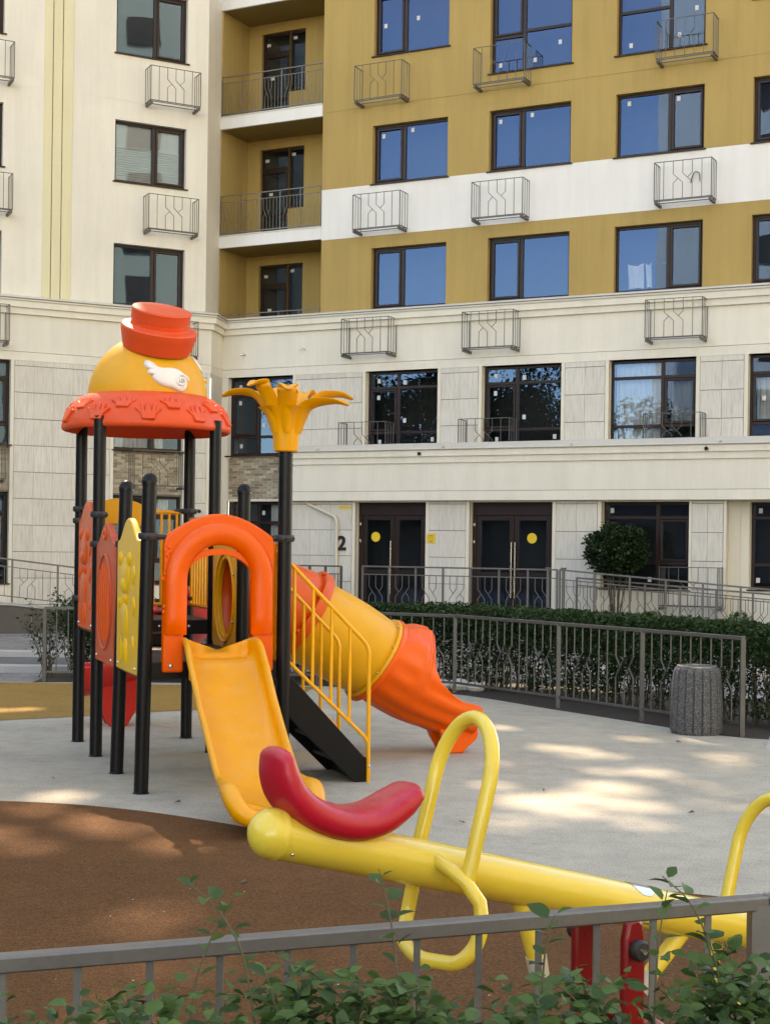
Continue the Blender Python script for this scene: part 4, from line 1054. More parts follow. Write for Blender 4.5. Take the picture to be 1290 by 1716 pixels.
outer = [outer_pt(l / leni[-1]) for l in leni]
def band(outer, inner, y0, y1, cx):
    b = MB(); rings = []
    for (a, c) in zip(outer, inner): rings.append([(cx + a[0], y0, a[1]), (cx + c[0], y0, c[1]), (cx + c[0], y1, c[1]), (cx + a[0], y1, a[1])])
    return b.loft(rings, True, True)
arch = band(outer, inn, -.035, .035, cx).build('arch_panel', 'plastic_orange', PS, bevel=.018, bseg=3, smooth=True, angle=32)
pad_c = arch_pts(.338, 1.19, 1.60, 1.96)
rings = []
for i, (x, z) in enumerate(pad_c):
    a = pad_c[max(0, i - 1)]; c = pad_c[min(len(pad_c) - 1, i + 1)]; tx, tz = c[0] - a[0], c[1] - a[1]; l = math.hypot(tx, tz); nx_, nz_ = -tz / l, tx / l
    e = min(1, (min(i, len(pad_c) - 1 - i) + .5) / 1.2); wd = .088 * (1 if l else 1)
    rings.append([(cx + x + nx_ * wd * math.cos(q), -.03 - .062 * e * max(0, math.sin(q)), z + nz_ * wd * math.cos(q)) for q in [math.pi * k / 10 for k in range(11)]])
b = MB(); b.loft(rings, False); b.build('arch_pad', 'plastic_orange', arch, True, angle=60)
ib_o = arch_pts(.274, 1.66, 1.67, 1.845)[5:-5]; ib_i = arch_pts(.262, 1.60, 1.61, 1.80)[5:-5]
band(ib_o, ib_i, -.03, .03, cx).build('arch_bar', 'plastic_orange', arch, bevel=.012, smooth=True)
for sx in (-1, 1): MB().ellipsoid((cx + sx * .37, -.038, .955), (.018, .012, .018), 10, 6).build('bolt', 'steel_bright', arch, True)
for (x, z) in ((-.40, 1.82), (-.415, 1.62), (-.41, 1.38)):
    for k in range(4): a = k * 1.6 + z * 5; MB().ellipsoid((cx + x + .022 * math.cos(a), -.036, z + .03 * math.sin(a)), (.013, .007, .018), 8, 5).build('leaf_relief', 'plastic_orange', arch, True)

# open slide: lofted channel with rolled rims
def slide(name, mat, path, widths, walls, root, flip=1, xc=.59, thick=.03, rim=.034, skew=0):
    """path: (run, z); channel cross-section perpendicular to it"""
    P = bez([(p[0], p[1], 0) for p in path], 7); n = len(P)
    def interp(tab, t):
        x = t * (len(tab) - 1); i = min(int(x), len(tab) - 2); f = x - i; f = f * f * (3 - 2 * f); return tab[i] * (1 - f) + tab[i + 1] * f
    rings = []
    for i in range(n):
        t = i / (n - 1); a = P[max(0, i - 1)]; c = P[min(n - 1, i + 1)]; d = (c - a).normalized(); ny, nz = -d.y, d.x
        if nz < 0: ny, nz = -ny, -nz
        w = interp(widths, t) / 2; h = interp(walls, t)
        pf = [(-w * .70, 0), (-w * .86, .012), (-w + rim * .4, .05), (-w + rim * .75, h * .75), (-w + rim * .7, h), (-w + .002, h + rim * .75), (-w - rim * .55, h + rim * .5), (-w - rim * .9, h), (-w - rim * .8, h - rim), (-w - rim * .2, h - rim * 1.3), (-w - .004, h * .4), (-w + .01, .0), (-w * .88, -thick), (-w * .4, -thick * 1.2)]
        full = pf + [(-x, y) for x, y in reversed(pf)]
        rings.append([(xc + x + skew * P[i].x, flip * (P[i].x + ny * y), P[i].y + nz * y) for x, y in full])
    b = MB(); b.loft(rings, True, True)
    o = b.build(name, mat, root, True, angle=70, subd=1); return o, [(r_[6], r_[-7]) for r_ in rings]
fs, rim_l = slide('slide', 'plastic_yellow', [(-.06, 1.0), (.10, .995), (.26, .90), (.60, .65), (.95, .42), (1.28, .225), (1.50, .15), (1.75, .125), (1.90, .115)], [.52, .55, .56, .55, .54, .54, .55, .57, .59], [.14, .15, .13, .12, .12, .12, .14, .155, .12], PS, -1, xc=.585, skew=-.042)
# rolled lip across the foot of the slide
k0 = int(len(rim_l) * .70); half = [Vector(q[0]) + Vector((.022, 0, -.012)) for q in rim_l[k0:-3:3]]
endp = half[-1]
half += [Vector((endp.x + .010, endp.y - .085, endp.z - .055)), Vector((endp.x + .055, endp.y - .135, endp.z - .115)), Vector((endp.x + .14, endp.y - .155, .118)), Vector((.45, endp.y - .165, .110))]
lip = half + [Vector((2 * (.585 + .042 * q.y) - q.x, q.y, q.z)) for q in reversed(half)]
lp_ = bez(lip, 4); nl_ = len(lp_)
MB().tube(lp_, [.032 + .028 * min(1, 3.2 * min(i, nl_ - 1 - i) / nl_ * 1.6) for i in range(nl_)], 14).build('slide_lip', 'plastic_yellow', fs, True)
MB().box(.42, .75, -1.80, -1.55, 0, .12).build('slide_foot', 'plastic_yellow', fs, bevel=.02)
MB().box(.34, .84, -.10, -.035, .84, .98).build('slide_mount', 'plastic_yellow', fs, bevel=.02)
# red slide at the back
def chute3d(path, r, wall_deg, mat, parent, name):
    P = bez(path, 7); n = len(P); rings = []
    for i in range(n):
        d = (P[min(n - 1, i + 1)] - P[max(0, i - 1)]).normalized(); sd3 = d.cross(Vector((0, 0, 1))).normalized(); up = sd3.cross(d); ring = []
        t = i / (n - 1); rr5 = r * (1 + .10 * max(0, t - .85) / .15)
        for k in range(23): q = R(180 - wall_deg) + R(180 + 2 * wall_deg) * k / 22; ring.append(P[i] + sd3 * rr5 * math.cos(q) + up * rr5 * .85 * math.sin(q))
        for k in range(23): q = R(180 - wall_deg) + R(180 + 2 * wall_deg) * (22 - k) / 22; ring.append(P[i] + sd3 * (rr5 - .03) * math.cos(q) + up * (rr5 - .03) * .85 * math.sin(q))
        rings.append(ring)
    b = MB(); b.loft(rings, True, True); return b.build(name, mat, parent, True, angle=60, bevel=.01)
bs_ = chute3d([(.75, 3.14, 1.46), (.98, 3.42, 1.34), (1.16, 3.80, 1.12), (1.02, 4.16, .88), (.70, 4.32, .70), (.42, 4.38, .60), (.20, 4.40, .57)], .30, 10, 'plastic_red', PS, 'curved_slide')
for sy in (-.16, .10): MB().prism([(.36, .44), (.92, .56), (.80, .24), (.66, .0), (.48, .0), (.42, .14)], 0, .07, Matrix.Translation((0, 4.34 + sy, 0))).build('slide_foot', 'plastic_red', bs_, bevel=.015, smooth=True)
# yellow hood over the back slide
ho = [(-.29 + .58 * i / 20, 2.20 + .11 * math.sin(math.pi * i / 20) ** .7) for i in range(21)]; hi_ = [(-.27 + .54 * i / 20, 2.03 + .03 * math.sin(math.pi * i / 20)) for i in range(21)]
hood = band(ho, hi_, 3 * S - .03, 3 * S + .03, .36).build('hood', 'plastic_tube_yellow', PS, bevel=.015, smooth=True)
for x in (.09, .60): MB().tube([(x, 3 * S, 1.2), (x, 3 * S, 2.2)], .02, 10).build('hood_post', 'paint_orange', hood, True)
# barriers round the high deck
def barrier(p0, p1, z0, z1, n, curve=0):
    p0, p1 = Vector((*p0, 0)), Vector((*p1, 0)); d = p1 - p0; nrm = Vector((d.y, -d.x, 0)).normalized()
    at = lambda t, z: p0 + d * t + nrm * curve * math.sin(math.pi * t) + Vector((0, 0, z))
    top = MB().tube([at(i / 8, z1) for i in range(9)], .019, 10).build('barrier', 'paint_orange', PS, True)
    MB().tube([at(i / 8, z0) for i in range(9)], .017, 10).build('rail', 'paint_orange', top, True)
    for k in range(n): t = (k + .5) / n; MB().tube([at(t, z0), at(t, z1)], .0125, 8).build('bar', 'paint_orange', top, True)
barrier((S, 2 * S + .08), (S, 3 * S - .08), 1.30, 2.12, 8)
barrier((.66, 3 * S), (S - .08, 3 * S), 1.30, 2.19, 4)

# tube slide on the right of the second deck
ty = 1.56
# entrance panel with an oval opening
mpn = Matrix.Translation((S, ty, 0)) @ Matrix.Rotation(R(90), 4, 'Z')
no = 40; oval = [(.285 * math.cos(2 * math.pi * i / no), 1.42 + .335 * math.sin(2 * math.pi * i / no)) for i in range(no)]
def rect_pt(x, z):
    dx, dz = x, z - 1.42; k = min(.455 / max(1e-6, abs(dx)), (.55 if dz > 0 else .47) / max(1e-6, abs(dz))); return (dx * k, 1.42 + dz * k)
rect = [rect_pt(*q) for q in oval]
b = MB(); rings = []
for (a, c) in zip(rect, oval): rings.append([mpn @ Vector((a[0], -.025, a[1])), mpn @ Vector((c[0], -.025, c[1])), mpn @ Vector((c[0], .025, c[1])), mpn @ Vector((a[0], .025, a[1]))])
rings.append(rings[0]); b.loft(rings, True)
tp_ = b.build('tube_panel', 'plastic_tube_yellow', PS, bevel=.01, smooth=True, angle=35)
b = MB(); b.tube([mpn @ Vector((.335 * math.cos(q), .028, 1.42 + .385 * math.sin(q))) for q in [2 * math.pi * i / 48 for i in range(48)]], .016, 8, True); b.build('relief_ring', 'plastic_tube_yellow', tp_, True)
for k in range(6): q = 2 * math.pi * (k + .5) / 6; MB().ellipsoid(mpn @ Vector((.36 * math.cos(q), .034, 1.42 + .41 * math.sin(q))), (.008, .012, .012), 8, 5).build('bolt', 'steel_bright', tp_, True)
def ring_at(c, ang_, r, n=40, rz_=None, f=None):
    """circle in a plane whose axis points along +x tilted down by ang_ (degrees)"""
    a = R(ang_); ax_up = Vector((math.sin(a), 0, math.cos(a))); out = []
    for i in range(n):
        q = 2 * math.pi * i / n; k = f(q) if f else 1
        out.append(Vector(c) + Vector((0, 1, 0)) * (r * k * math.cos(q)) + ax_up * ((rz_ or r) * k * math.sin(q)))
    return out
C1, A1 = (1.70, ty + .03, 1.28), 33; C2, A2 = (2.43, ty + .06, .86), 33
b = MB(); b.loft([ring_at((S + .01, ty, 1.42), 0, .29, rz_=.34), ring_at((S + .16, ty, 1.42), 4, .32, rz_=.36), ring_at((1.42, ty + .02, 1.39), 18, .375), ring_at((1.62, ty + .03, 1.315), 30, .385), ring_at(C1, A1, .39)], True)
tube = b.build('tube_slide', 'plastic_burnt', PS, True, angle=60)
so = tube.modifiers.new('wall', 'SOLIDIFY'); so.thickness = .012; so.offset = 1
ax = Vector((math.cos(R(33)), 0, -math.sin(R(33))))
b = MB(); c0 = Vector(C1)
b.loft([ring_at(c0 + ax * t, 33, .385 + k) for t, k in ((-.02, .0), (-.02, .05), (.0, .055), (.05, .055), (.07, .05), (.07, 0))], True); b.build('flange', 'plastic_burnt', tube, True, angle=50)
for q in range(7):
    p_ = ring_at(c0 - ax * .025, 33, .415, 7)[q]; MB().ellipsoid(p_, (.022, .022, .022), 10, 6).build('flange_knob', 'plastic_burnt', tube, True)
c2 = Vector(C2)
def emb(t):     # very shallow embossed loops
    return lambda q: 1 + .006 * max(0, math.sin(q * 4 + 6 * t)) * max(0, math.sin(math.pi * t * 3))
nn_ = 14
b = MB(); b.loft([ring_at((c0 + ax * .07).lerp(c2, i / nn_), 33, .372 + .022 * math.sin(math.pi * i / nn_), 56, None, emb(i / nn_)) for i in range(nn_ + 1)], True)
yt = b.build('tube_section', 'plastic_tube_yellow', tube, True, angle=70)
b = MB(); b.loft([ring_at(c2 + ax * t, 33, .372 + k) for t, k in ((-.03, 0), (-.03, .035), (-.015, .04), (-.0, .04), (.0, .0))], True); b.build('flange', 'plastic_tube_yellow', tube, True, angle=50)
b = MB(); b.loft([ring_at(c2 + ax * t, 33, .372 + k) for t, k in ((.002, 0), (.002, .05), (.02, .055), (.045, .05), (.045, .0))], True); b.build('flange', 'plastic_orange', tube, True, angle=50)
for q in range(9): MB().ellipsoid(ring_at(c2 - ax * .034, 33, .392, 9)[q], (.010, .010, .010), 8, 5).build('bolt', 'steel_bright', tube, True)
# open chute at the end: section runs along the path, walls with flutes
chp = bez([(2.44, 0, .865), (2.58, 0, .775), (2.80, 0, .64), (3.02, 0, .535), (3.16, 0, .475), (3.28, 0, .455), (3.36, 0, .445)], 6); nC = len(chp)
rings = []
def itab(tab, t):
    x = t * (len(tab) - 1); i = min(int(x), len(tab) - 2); f = x - i; return tab[i] * (1 - f) + tab[i + 1] * f
for i in range(nC):
    t = i / (nC - 1); a = chp[max(0, i - 1)]; c = chp[min(nC - 1, i + 1)]; d = (c - a).normalized(); up = Vector((-d.z, 0, d.x))
    r = itab([.385, .39, .375, .345, .335, .34, .36], t); op = itab([90, 90, 90, 88, 34, 14, 8, 5, 3, 2, 1, 0, -3], t); fu = itab([1, 1.12, 1.26, 1.40, 1.25, 1.08, 1, 1, 1, 1, 1, 1, 1], t)   # wall angle above horizontal
    pts = []
    M_ = 64
    for k in range(M_ + 1):     # outer from left wall top, under, to right wall top
        q = R(180 - op) + R(180 + 2 * op) * k / M_
        fl = 1 + .030 * math.cos(q * 13) * min(1, t * 5); sq = math.sin(q); pts.append(chp[i] + Vector((0, 1, 0)) * (r * fl * math.cos(q)) + up * (r * .95 * fl * sq * (1 + (fu - 1) * max(0, sq))))
    for k in range(M_ + 1):
        q = R(180 - op) + R(180 + 2 * op) * (M_ - k) / M_; rr2_ = r - .035; sq = math.sin(q); pts.append(chp[i] + Vector((0, 1, 0)) * (rr2_ * math.cos(q)) + up * (rr2_ * .95 * sq * (1 + (fu - 1) * max(0, sq))))
    rings.append([p + Vector((0, ty + .06, 0)) for p in pts])
b = MB(); b.loft(rings, True, True)
ch = b.build('chute', 'plastic_orange', tube, True, angle=60, bevel=.012, bseg=2)
for sy in (-.19, .12):
    b = MB(); b.prism([(3.00, .23), (3.40, .20), (3.37, .12), (3.27, .04), (3.24, 0.0), (3.11, .0), (3.09, .05), (3.04, .13)], 0, .07, Matrix.Translation((0, ty + .06 + sy, 0))); b.build('chute_foot', 'plastic_orange', tube, bevel=.015, smooth=True)

# stairs on the right of the first deck
ys0, ys1 = .10, .80
st = MB()
def stringer(y): return MB().prism([(1.10, .88), (1.16, .88), (1.80, .20), (1.83, .19), (1.83, .0), (1.72, .0), (1.10, .60)], y - .02, y + .02)
s1_ = stringer(ys0).build('staircase', 'post_black', PS, bevel=.006)
stringer(ys1).build('stringer', 'post_black', s1_, bevel=.006)
for k in range(4):
    x = 1.20 + .16 * k; z = .72 - .178 * k; MB().box(x - .09, x + .11, ys0 + .02, ys1 - .02, z - .035, z).build('tread', 'deck_black', s1_, bevel=.006)
    MB().box(x + .085, x + .108, ys0 + .02, ys1 - .02, z - .19, z - .036).build('riser', 'post_black', s1_)
for y in (ys0 - .03, ys1 + .02):
    tr = .0165
    hr = MB().tube(rounded([(1.06, y, 1.84), (1.79, y, 1.115), (1.825, y, 1.05), (1.832, y, .0)], .06), tr, 12).build('handrail', 'paint_orange', s1_, True)
    MB().tube([(1.06, y, 1.06), (1.80, y, .36), (1.83, y, .30)], tr * .95, 10).build('handrail', 'paint_orange', s1_, True)
    for k in range(4):
        x = 1.20 + .155 * k; zt = 1.84 - (x - 1.06) * .993; zb = 1.06 - (x - 1.06) * .946
        MB().tube([(x, y, zb - (.12 if y > .5 else 0)), (x, y, zt)], tr * .85, 10).build('baluster', 'paint_orange', s1_, True)
    MB().ellipsoid((1.832, y - .018, .13), (.010, .006, .010), 8, 5).build('bolt', 'steel_bright', s1_, True)
# narrow yellow grab panel next to the tall post
MB().prism([(.0, .97), (.05, .95), (.06, 1.25), (.03, 1.36), (.06, 1.5), (.05, 1.85), (.0, 1.90)], -.02, .02, Matrix.Translation((1.06, .10, 0)) @ Matrix.Rotation(R(90), 4, 'Z')).build('grab_panel', 'plastic_yellow', PS, bevel=.012, smooth=True)

# roof: brim, dome and hat
rc = Vector((.52 * S / 1.04, 2.5 * S, 0)) + Vector((0, 0, 0))
BR = .765
def brim_z(r): return 0
prof = [(.55, 3.24), (.61, 3.215), (.67, 3.165), (.72, 3.09), (.757, 3.01), (.773, 2.945), (.768, 2.915), (.748, 2.905), (.73, 2.925), (.68, 2.99), (.60, 3.03), (.52, 3.05)]
roof = MB().lathe(prof, 72, Matrix.Translation(rc), False, lambda a, i: 1 + .008 * math.sin(a * 9) * (1 if 1 < i < 8 else .3) + .006 * math.sin(a * 23)).build('roof', 'plastic_coral', PS, True, angle=60)
MB().lathe([(.001, 3.04), (.54, 3.03)], 48, Matrix.Translation(rc), False).build('roof_underside', 'plastic_coral', roof, True)
# tuft reliefs round the brim
def tuft():
    o = [(-.055, -.075), (.055, -.075)]
    tips = [(.095, .04), (.05, .075), (.0, .085), (-.05, .075), (-.095, .04)]; val = [(.055, .01), (.027, .02), (-.027, .02), (-.055, .01)]
    seq = [(-.05, -.07), (.05, -.07), (.062, -.02)]
    for k in range(5):
        t = tips[k]; seq += [(t[0] + .014, t[1] - .012), (t[0], t[1] + .006), (t[0] - .014, t[1] - .012)]
        if k < 4: seq.append(val[k])
    seq.append((-.062, -.02)); return seq
TU = tuft()
for k in range(20):
    a = 2 * math.pi * k / 20 + .13; alt = k % 2
    rr_2, zz = (.742, 3.035) if not alt else (.692, 3.12)
    tilt = R(-26 if not alt else -42)
    mm = Matrix.Translation(rc) @ Matrix.Rotation(a + math.pi / 2, 4, 'Z') @ Matrix.Translation((0, -rr_2, zz)) @ Matrix.Rotation(tilt, 4, 'X') @ Matrix.Diagonal((1.1, 1, .9 if alt else 1.1, 1))
    MB().prism(TU, -.020, .03, mm).build('tuft_relief', 'plastic_coral', roof, bevel=.009, bseg=2, smooth=True, angle=50)
dome = MB().lathe([(.55 * math.cos(R(a)) * (1.0 if a > 4 else .985), 3.20 + .60 * math.sin(R(a))) for a in range(0, 89, 6)] + [(.002, 3.80)], 64, Matrix.Translation(rc), False).build('dome', 'plastic_dome', roof, True)
# hat, tipped towards the camera side
cam_dir = math.atan2(-13.77, 2.2) - PA      # towards the viewer in local plan
tilt_ax = Vector((-math.sin(cam_dir), math.cos(cam_dir), 0))
hm = Matrix.Translation(rc + Vector((.015, -.05, 3.26))) @ Matrix.Rotation(R(-7), 4, Vector((math.cos(cam_dir), math.sin(cam_dir), 0))) @ Matrix.Rotation(R(20), 4, tilt_ax) @ Matrix.Translation((0, 0, .47))
hat = MB().lathe([(.30, -.05), (.315, -.02), (.325, .03), (.335, .075), (.338, .082), (.345, .125), (.348, .15), (.338, .165), (.27, .172), (.262, .18), (.262, .225), (.266, .228), (.268, .30), (.272, .318), (.262, .330), (.20, .338), (.001, .340)], 56, hm, False).build('hat', 'plastic_coral', roof, True, angle=38)
# wing on the viewer's side, eye and beak to the right
def dome_frame(az, el):
    d = Vector((math.cos(az) * math.cos(el), math.sin(az) * math.cos(el), math.sin(el))); p = Vector((d.x * .55, d.y * .55, d.z * .60)); n_ = Vector((p.x / .55 ** 2, p.y / .55 ** 2, p.z / .60 ** 2)).normalized()
    t = Vector((-math.sin(az), math.cos(az), 0)); u = n_.cross(t).normalized()
    if u.z < 0: u = -u
    m_ = Matrix((t, -n_, u)).transposed().to_4x4(); m_.translation = rc + Vector((0, 0, 3.20)) + p; return m_
wa = cam_dir + R(20)
wo = [(-.205, .115), (-.19, .15), (-.16, .145), (-.12, .095), (-.06, .07), (.02, .075), (.10, .065), (.165, .02), (.185, -.05), (.165, -.11), (.11, -.14), (.055, -.125), (.02, -.115), (-.06, -.10), (-.12, -.06), (-.145, -.02), (-.14, .0), (-.175, .015), (-.185, .04), (-.165, .06), (-.19, .08)]
b = MB(); mW = dome_frame(wa, R(18))
wo = [(p.x, p.y) for p in bez([(x, z, 0) for x, z in wo] + [(wo[0][0], wo[0][1], 0)], 3)[:-1]]
nW = len(wo); cW = (sum(p[0] for p in wo) / nW, sum(p[1] for p in wo) / nW)
rings = []
for k, (f, y) in enumerate(((1.0, .045), (1.0, -.012), (.95, -.026), (.80, -.034), (.45, -.036), (.02, -.036))):
    ring = []
    for (x, z) in wo:
        X, Z = cW[0] + (x - cW[0]) * f, cW[1] + (z - cW[1]) * f; sag = (X * X) / (2 * .55) + (Z * Z) / (2 * .6); ring.append(mW @ Vector((X, y + sag, Z)))
    rings.append(ring)
b.loft(rings, True, True); wing = b.build('wing', 'plastic_white', roof, True, angle=60)
sp = []
for i in range(22): q = .5 * i; rr3_ = .065 - .0026 * i; sp.append(mW @ Vector((.115 + rr3_ * math.cos(q), -.030, -.05 + rr3_ * math.sin(q))))
MB().tube(sp, .009, 8).build('spiral_relief', 'plastic_white', wing, True)
MB().ellipsoid(mW @ Vector((.115, -.036, -.05)), (.012, .012, .012), 8, 6).build('bolt', 'steel_bright', wing, True)
for az, el, nm, mt_, rr4 in ((R(-13), 36, 'eye', 'plastic_white', (.06, .02, .09)), (R(24), 36, 'eye', 'plastic_white', (.07, .035, .10)), (R(2), 20, 'beak', 'plastic_dome', (.05, .045, .03))):
    mE = dome_frame(az, R(el)); MB().ellipsoid((0, 0, 0), rr4, 18, 10, mE).build(nm, mt_, roof, True)

# flower on the tall post
fl = Matrix.Translation((1.095, 0, 2.60))
cup = MB().lathe([(.076, .0), (.092, .008), (.096, .03), (.100, .12), (.112, .19), (.135, .255), (.168, .31), (.205, .345), (.18, .345), (.12, .26), (.07, .1)], 84, fl, False, lambda a, i: 1 + .016 * min(i, 7) * .8 * math.cos(7 * (a - R(10)))).build('flower_cup', 'plastic_yellow', PS, True)
for k, (deg, lift, ln_) in enumerate(((168, .03, 1.0), (118, .075, .86), (66, .05, .85), (12, .02, 1.0), (-28, -.06, 1.06), (-84, .05, .62), (-138, .08, .70))):
    a = R(deg)
    cpts = bez([(.095, 0, .15), (.135, 0, .255), (.185, 0, .345 + lift * .4), (.26, 0, .41 + lift * .9), (.345 * ln_ + .03 * (1 - ln_), 0, .43 + lift), (.435 * ln_, 0, .432 + lift), (.505 * ln_, 0, .412 + lift)], 5); nP = len(cpts)
    rings = []
    for i, c in enumerate(cpts):
        t = i / (nP - 1); w = itab([.040, .058, .074, .084, .080, .066, .036], t); th = itab([.022, .021, .020, .019, .018, .017, .012], t)
        d = (cpts[min(nP - 1, i + 1)] - cpts[max(0, i - 1)]).normalized(); up = Vector((-d.z, 0, d.x)); ring = []
        for j in range(20):
            q = 2 * math.pi * j / 20; x_ = math.cos(q) * w; cup_ = .8 * (x_ * x_) / max(.03, w) * (1.0 - .75 * t)
            ring.append(c + Vector((0, 1, 0)) * x_ + up * (math.sin(q) * th + cup_ - .014 * math.exp(-(x_ / .016) ** 2) * (math.sin(q) > -.2)))
        rings.append(ring)
    tipc = sum(rings[-1], Vector()) / 20; dd = (cpts[-1] - cpts[-2]).normalized()
    rings += [[tipc + (p_ - tipc) * f_ + dd * o_ for p_ in rings[-1]] for f_, o_ in ((.75, .012), (.35, .020), (.03, .022))]
    b = MB(); b.loft(rings, True, True); mm = fl @ Matrix.Rotation(a - PA, 4, 'Z'); b.v = [tuple(mm @ Vector(v)) for v in b.v]
    b.build('petal', 'plastic_yellow', cup, True, angle=70)
MB().ellipsoid((1.095 + .045, -.038, 2.575), (.007, .007, .007), 8, 6).build('rivet', 'steel_bright', cup, True)
# ------------------------------------------------------------------ seesaw (local x along the beam, tilted)
piv = Vector((.785, 5.15, 0)); sdir = R(32); stilt = R(14.9); ZP = .65
SS = thing('seesaw', 'yellow tube seesaw with red banana seat and handle loop', 'seesaw', piv, sdir)
TM = Matrix.Translation((0, 0, ZP)) @ Matrix.Rotation(stilt, 4, 'Y')      # left end up
RB = .0745
def tv(p): return TM @ Vector(p)
HALF = 1.335
bm_ = MB(); bm_.tube([tv((-HALF, 0, 0)), tv((-.5, 0, 0)), tv((.5, 0, 0)), tv((HALF, 0, 0))], RB, 40)
beam = bm_.build('beam', 'seesaw_yellow', SS, True)
for sx in (-1, 1):
    m = TM @ Matrix.Translation((sx * HALF, 0, 0)) @ Matrix.Rotation(R(90 * sx), 4, 'Y')
    MB().lathe([(RB + .001, -.002), (RB + .005, .0), (RB + .006, .012), (RB + .003, .018)] + [((RB + .003) * math.cos(R(a)), .018 + (RB + .002) * math.sin(R(a))) for a in range(6, 91, 7)], 40, m, False).build('end_cap', 'seesaw_yellow', beam, True)
    MB().ellipsoid(tv((sx * (HALF - .03), -RB * .80, -RB * .6)), (.006, .006, .006), 8, 5).build('rivet', 'steel_bright', beam, True)
# banana seat: flattened section swept along a crescent
def seat(x0, mirror=1):
    spine = bez([(-.238, 0, .248), (-.215, 0, .198), (-.172, 0, .146), (-.102, 0, .109), (-.015, 0, .094), (.074, 0, .102), (.152, 0, .136), (.214, 0, .190), (.252, 0, .234)], 5)
    n = len(spine); rings = []
    for i, c in enumerate(spine):
        t = i / (n - 1); d = (spine[min(n - 1, i + 1)] - spine[max(0, i - 1)]).normalized(); up = Vector((-d.z, 0, d.x))
        w = itab([.085, .098, .106, .112, .115, .115, .110, .102, .085], t); th = itab([.030, .040, .048, .052, .053, .052, .049, .043, .032], t)
        e = 1.0
        ring = []
        for j in range(24):
            q = 2 * math.pi * j / 24; ca, sa = math.cos(q), math.sin(q)
            ring.append(tv((x0 + mirror * (c.x + up.x * math.copysign(abs(sa) ** .8, sa) * th), math.copysign(abs(ca) ** .75, ca) * w, c.z - .022 + up.z * math.copysign(abs(sa) ** .8, sa) * th)))
        rings.append(ring)
    b = MB()
    for end in (0, -1):
        pass
    e0 = [Vector(p) for p in rings[0]]; c0_ = sum(e0, Vector()) / 24; e1 = [Vector(p) for p in rings[-1]]; c1_ = sum(e1, Vector()) / 24
    dd0 = (c0_ - sum([Vector(p) for p in rings[1]], Vector()) / 24).normalized(); dd1 = (c1_ - sum([Vector(p) for p in rings[-2]], Vector()) / 24).normalized()
    pre = [[c0_ + (p - c0_) * f + dd0 * o for p in e0] for f, o in ((.05, .028), (.5, .025), (.82, .014))]; post_ = [[c1_ + (p - c1_) * f + dd1 * o for p in e1] for f, o in ((.82, .014), (.5, .025), (.05, .028))]
    b.loft(pre + rings + post_, True, True)
    s_ = b.build('seat', 'seat_red', SS, True, angle=75)
    MB().lathe([(.016, -.003), (.016, .004), (.010, .006), (.010, -.002)], 14, TM @ Matrix.Translation((x0 - .02 * mirror, 0, .121)), True).build('screw_cup', 'seat_red', s_, True)
    return s_
SX = -1.165
seat(SX); seat(-SX, -1)
TB = .0245
for sx in (-1, 1):
    hx = sx * .72; f = sx
    loop = [(hx, .15, -.01), (hx, .15, .12), (hx, .15, .24)] + [(hx, .15 * math.cos(R(a)), .285 + .205 * math.sin(R(a))) for a in range(0, 181, 9)] + [(hx, -.15, .24), (hx, -.15, .12), (hx, -.15, -.02)]
    h = MB().tube([tv(p) for p in loop], TB, 16).build('handle_loop', 'seesaw_yellow', SS, True)
    for sy in (-1, 1): MB().tube([tv((hx - .07, sy * RB * .6, .025)), tv((hx - .055, sy * .105, .01)), tv((hx - .01, sy * .155, -.02)), tv((hx + .035, sy * .19, -.07)), tv((hx + .05, sy * .20, -.12))], TB * .95, 14).build('bracket', 'seesaw_yellow', h, True)
    fr_ = rounded([(hx + .045, .197, -.10), (hx + .055, .205, -.19), (hx + .03, .165, -.27), (hx - .01, .0, -.295), (hx + .03, -.165, -.27), (hx + .055, -.205, -.19), (hx + .045, -.197, -.10)], .06, 8)
    MB().tube([tv(p) for p in fr_], TB, 14).build('foot_rest', 'seesaw_yellow', SS, True)
    # bump stop leg with rubber tip
    bx_ = sx * .38
    lg = MB().tube([tv((bx_, 0, -.05)), tv((bx_ - sx * .125, 0, -.235))], .031, 16).build('bumper_leg', 'seesaw_yellow', SS, True)
    MB().tube([tv((bx_ - sx * .12, 0, -.225)), tv((bx_ - sx * .152, 0, -.285))], [.036, .034], 16).build('rubber_tip', 'rubber_clear', lg, True)
# pressed metal plate wrapped on the beam
pl = MB(); rows_ = []
for i in range(13):
    q = R(38 + 92 * i / 12); hw_ = .052 * math.sqrt(max(.02, 1 - ((i - 6) / 6.4) ** 2))
    rows_.append([tv((.12 + dx, -(RB + .0015) * math.cos(q), (RB + .0015) * math.sin(q))) for dx in (-hw_, 0, hw_)])
pl.loft(rows_, False); pl.build('maker_plate', 'steel_bright', beam, True)
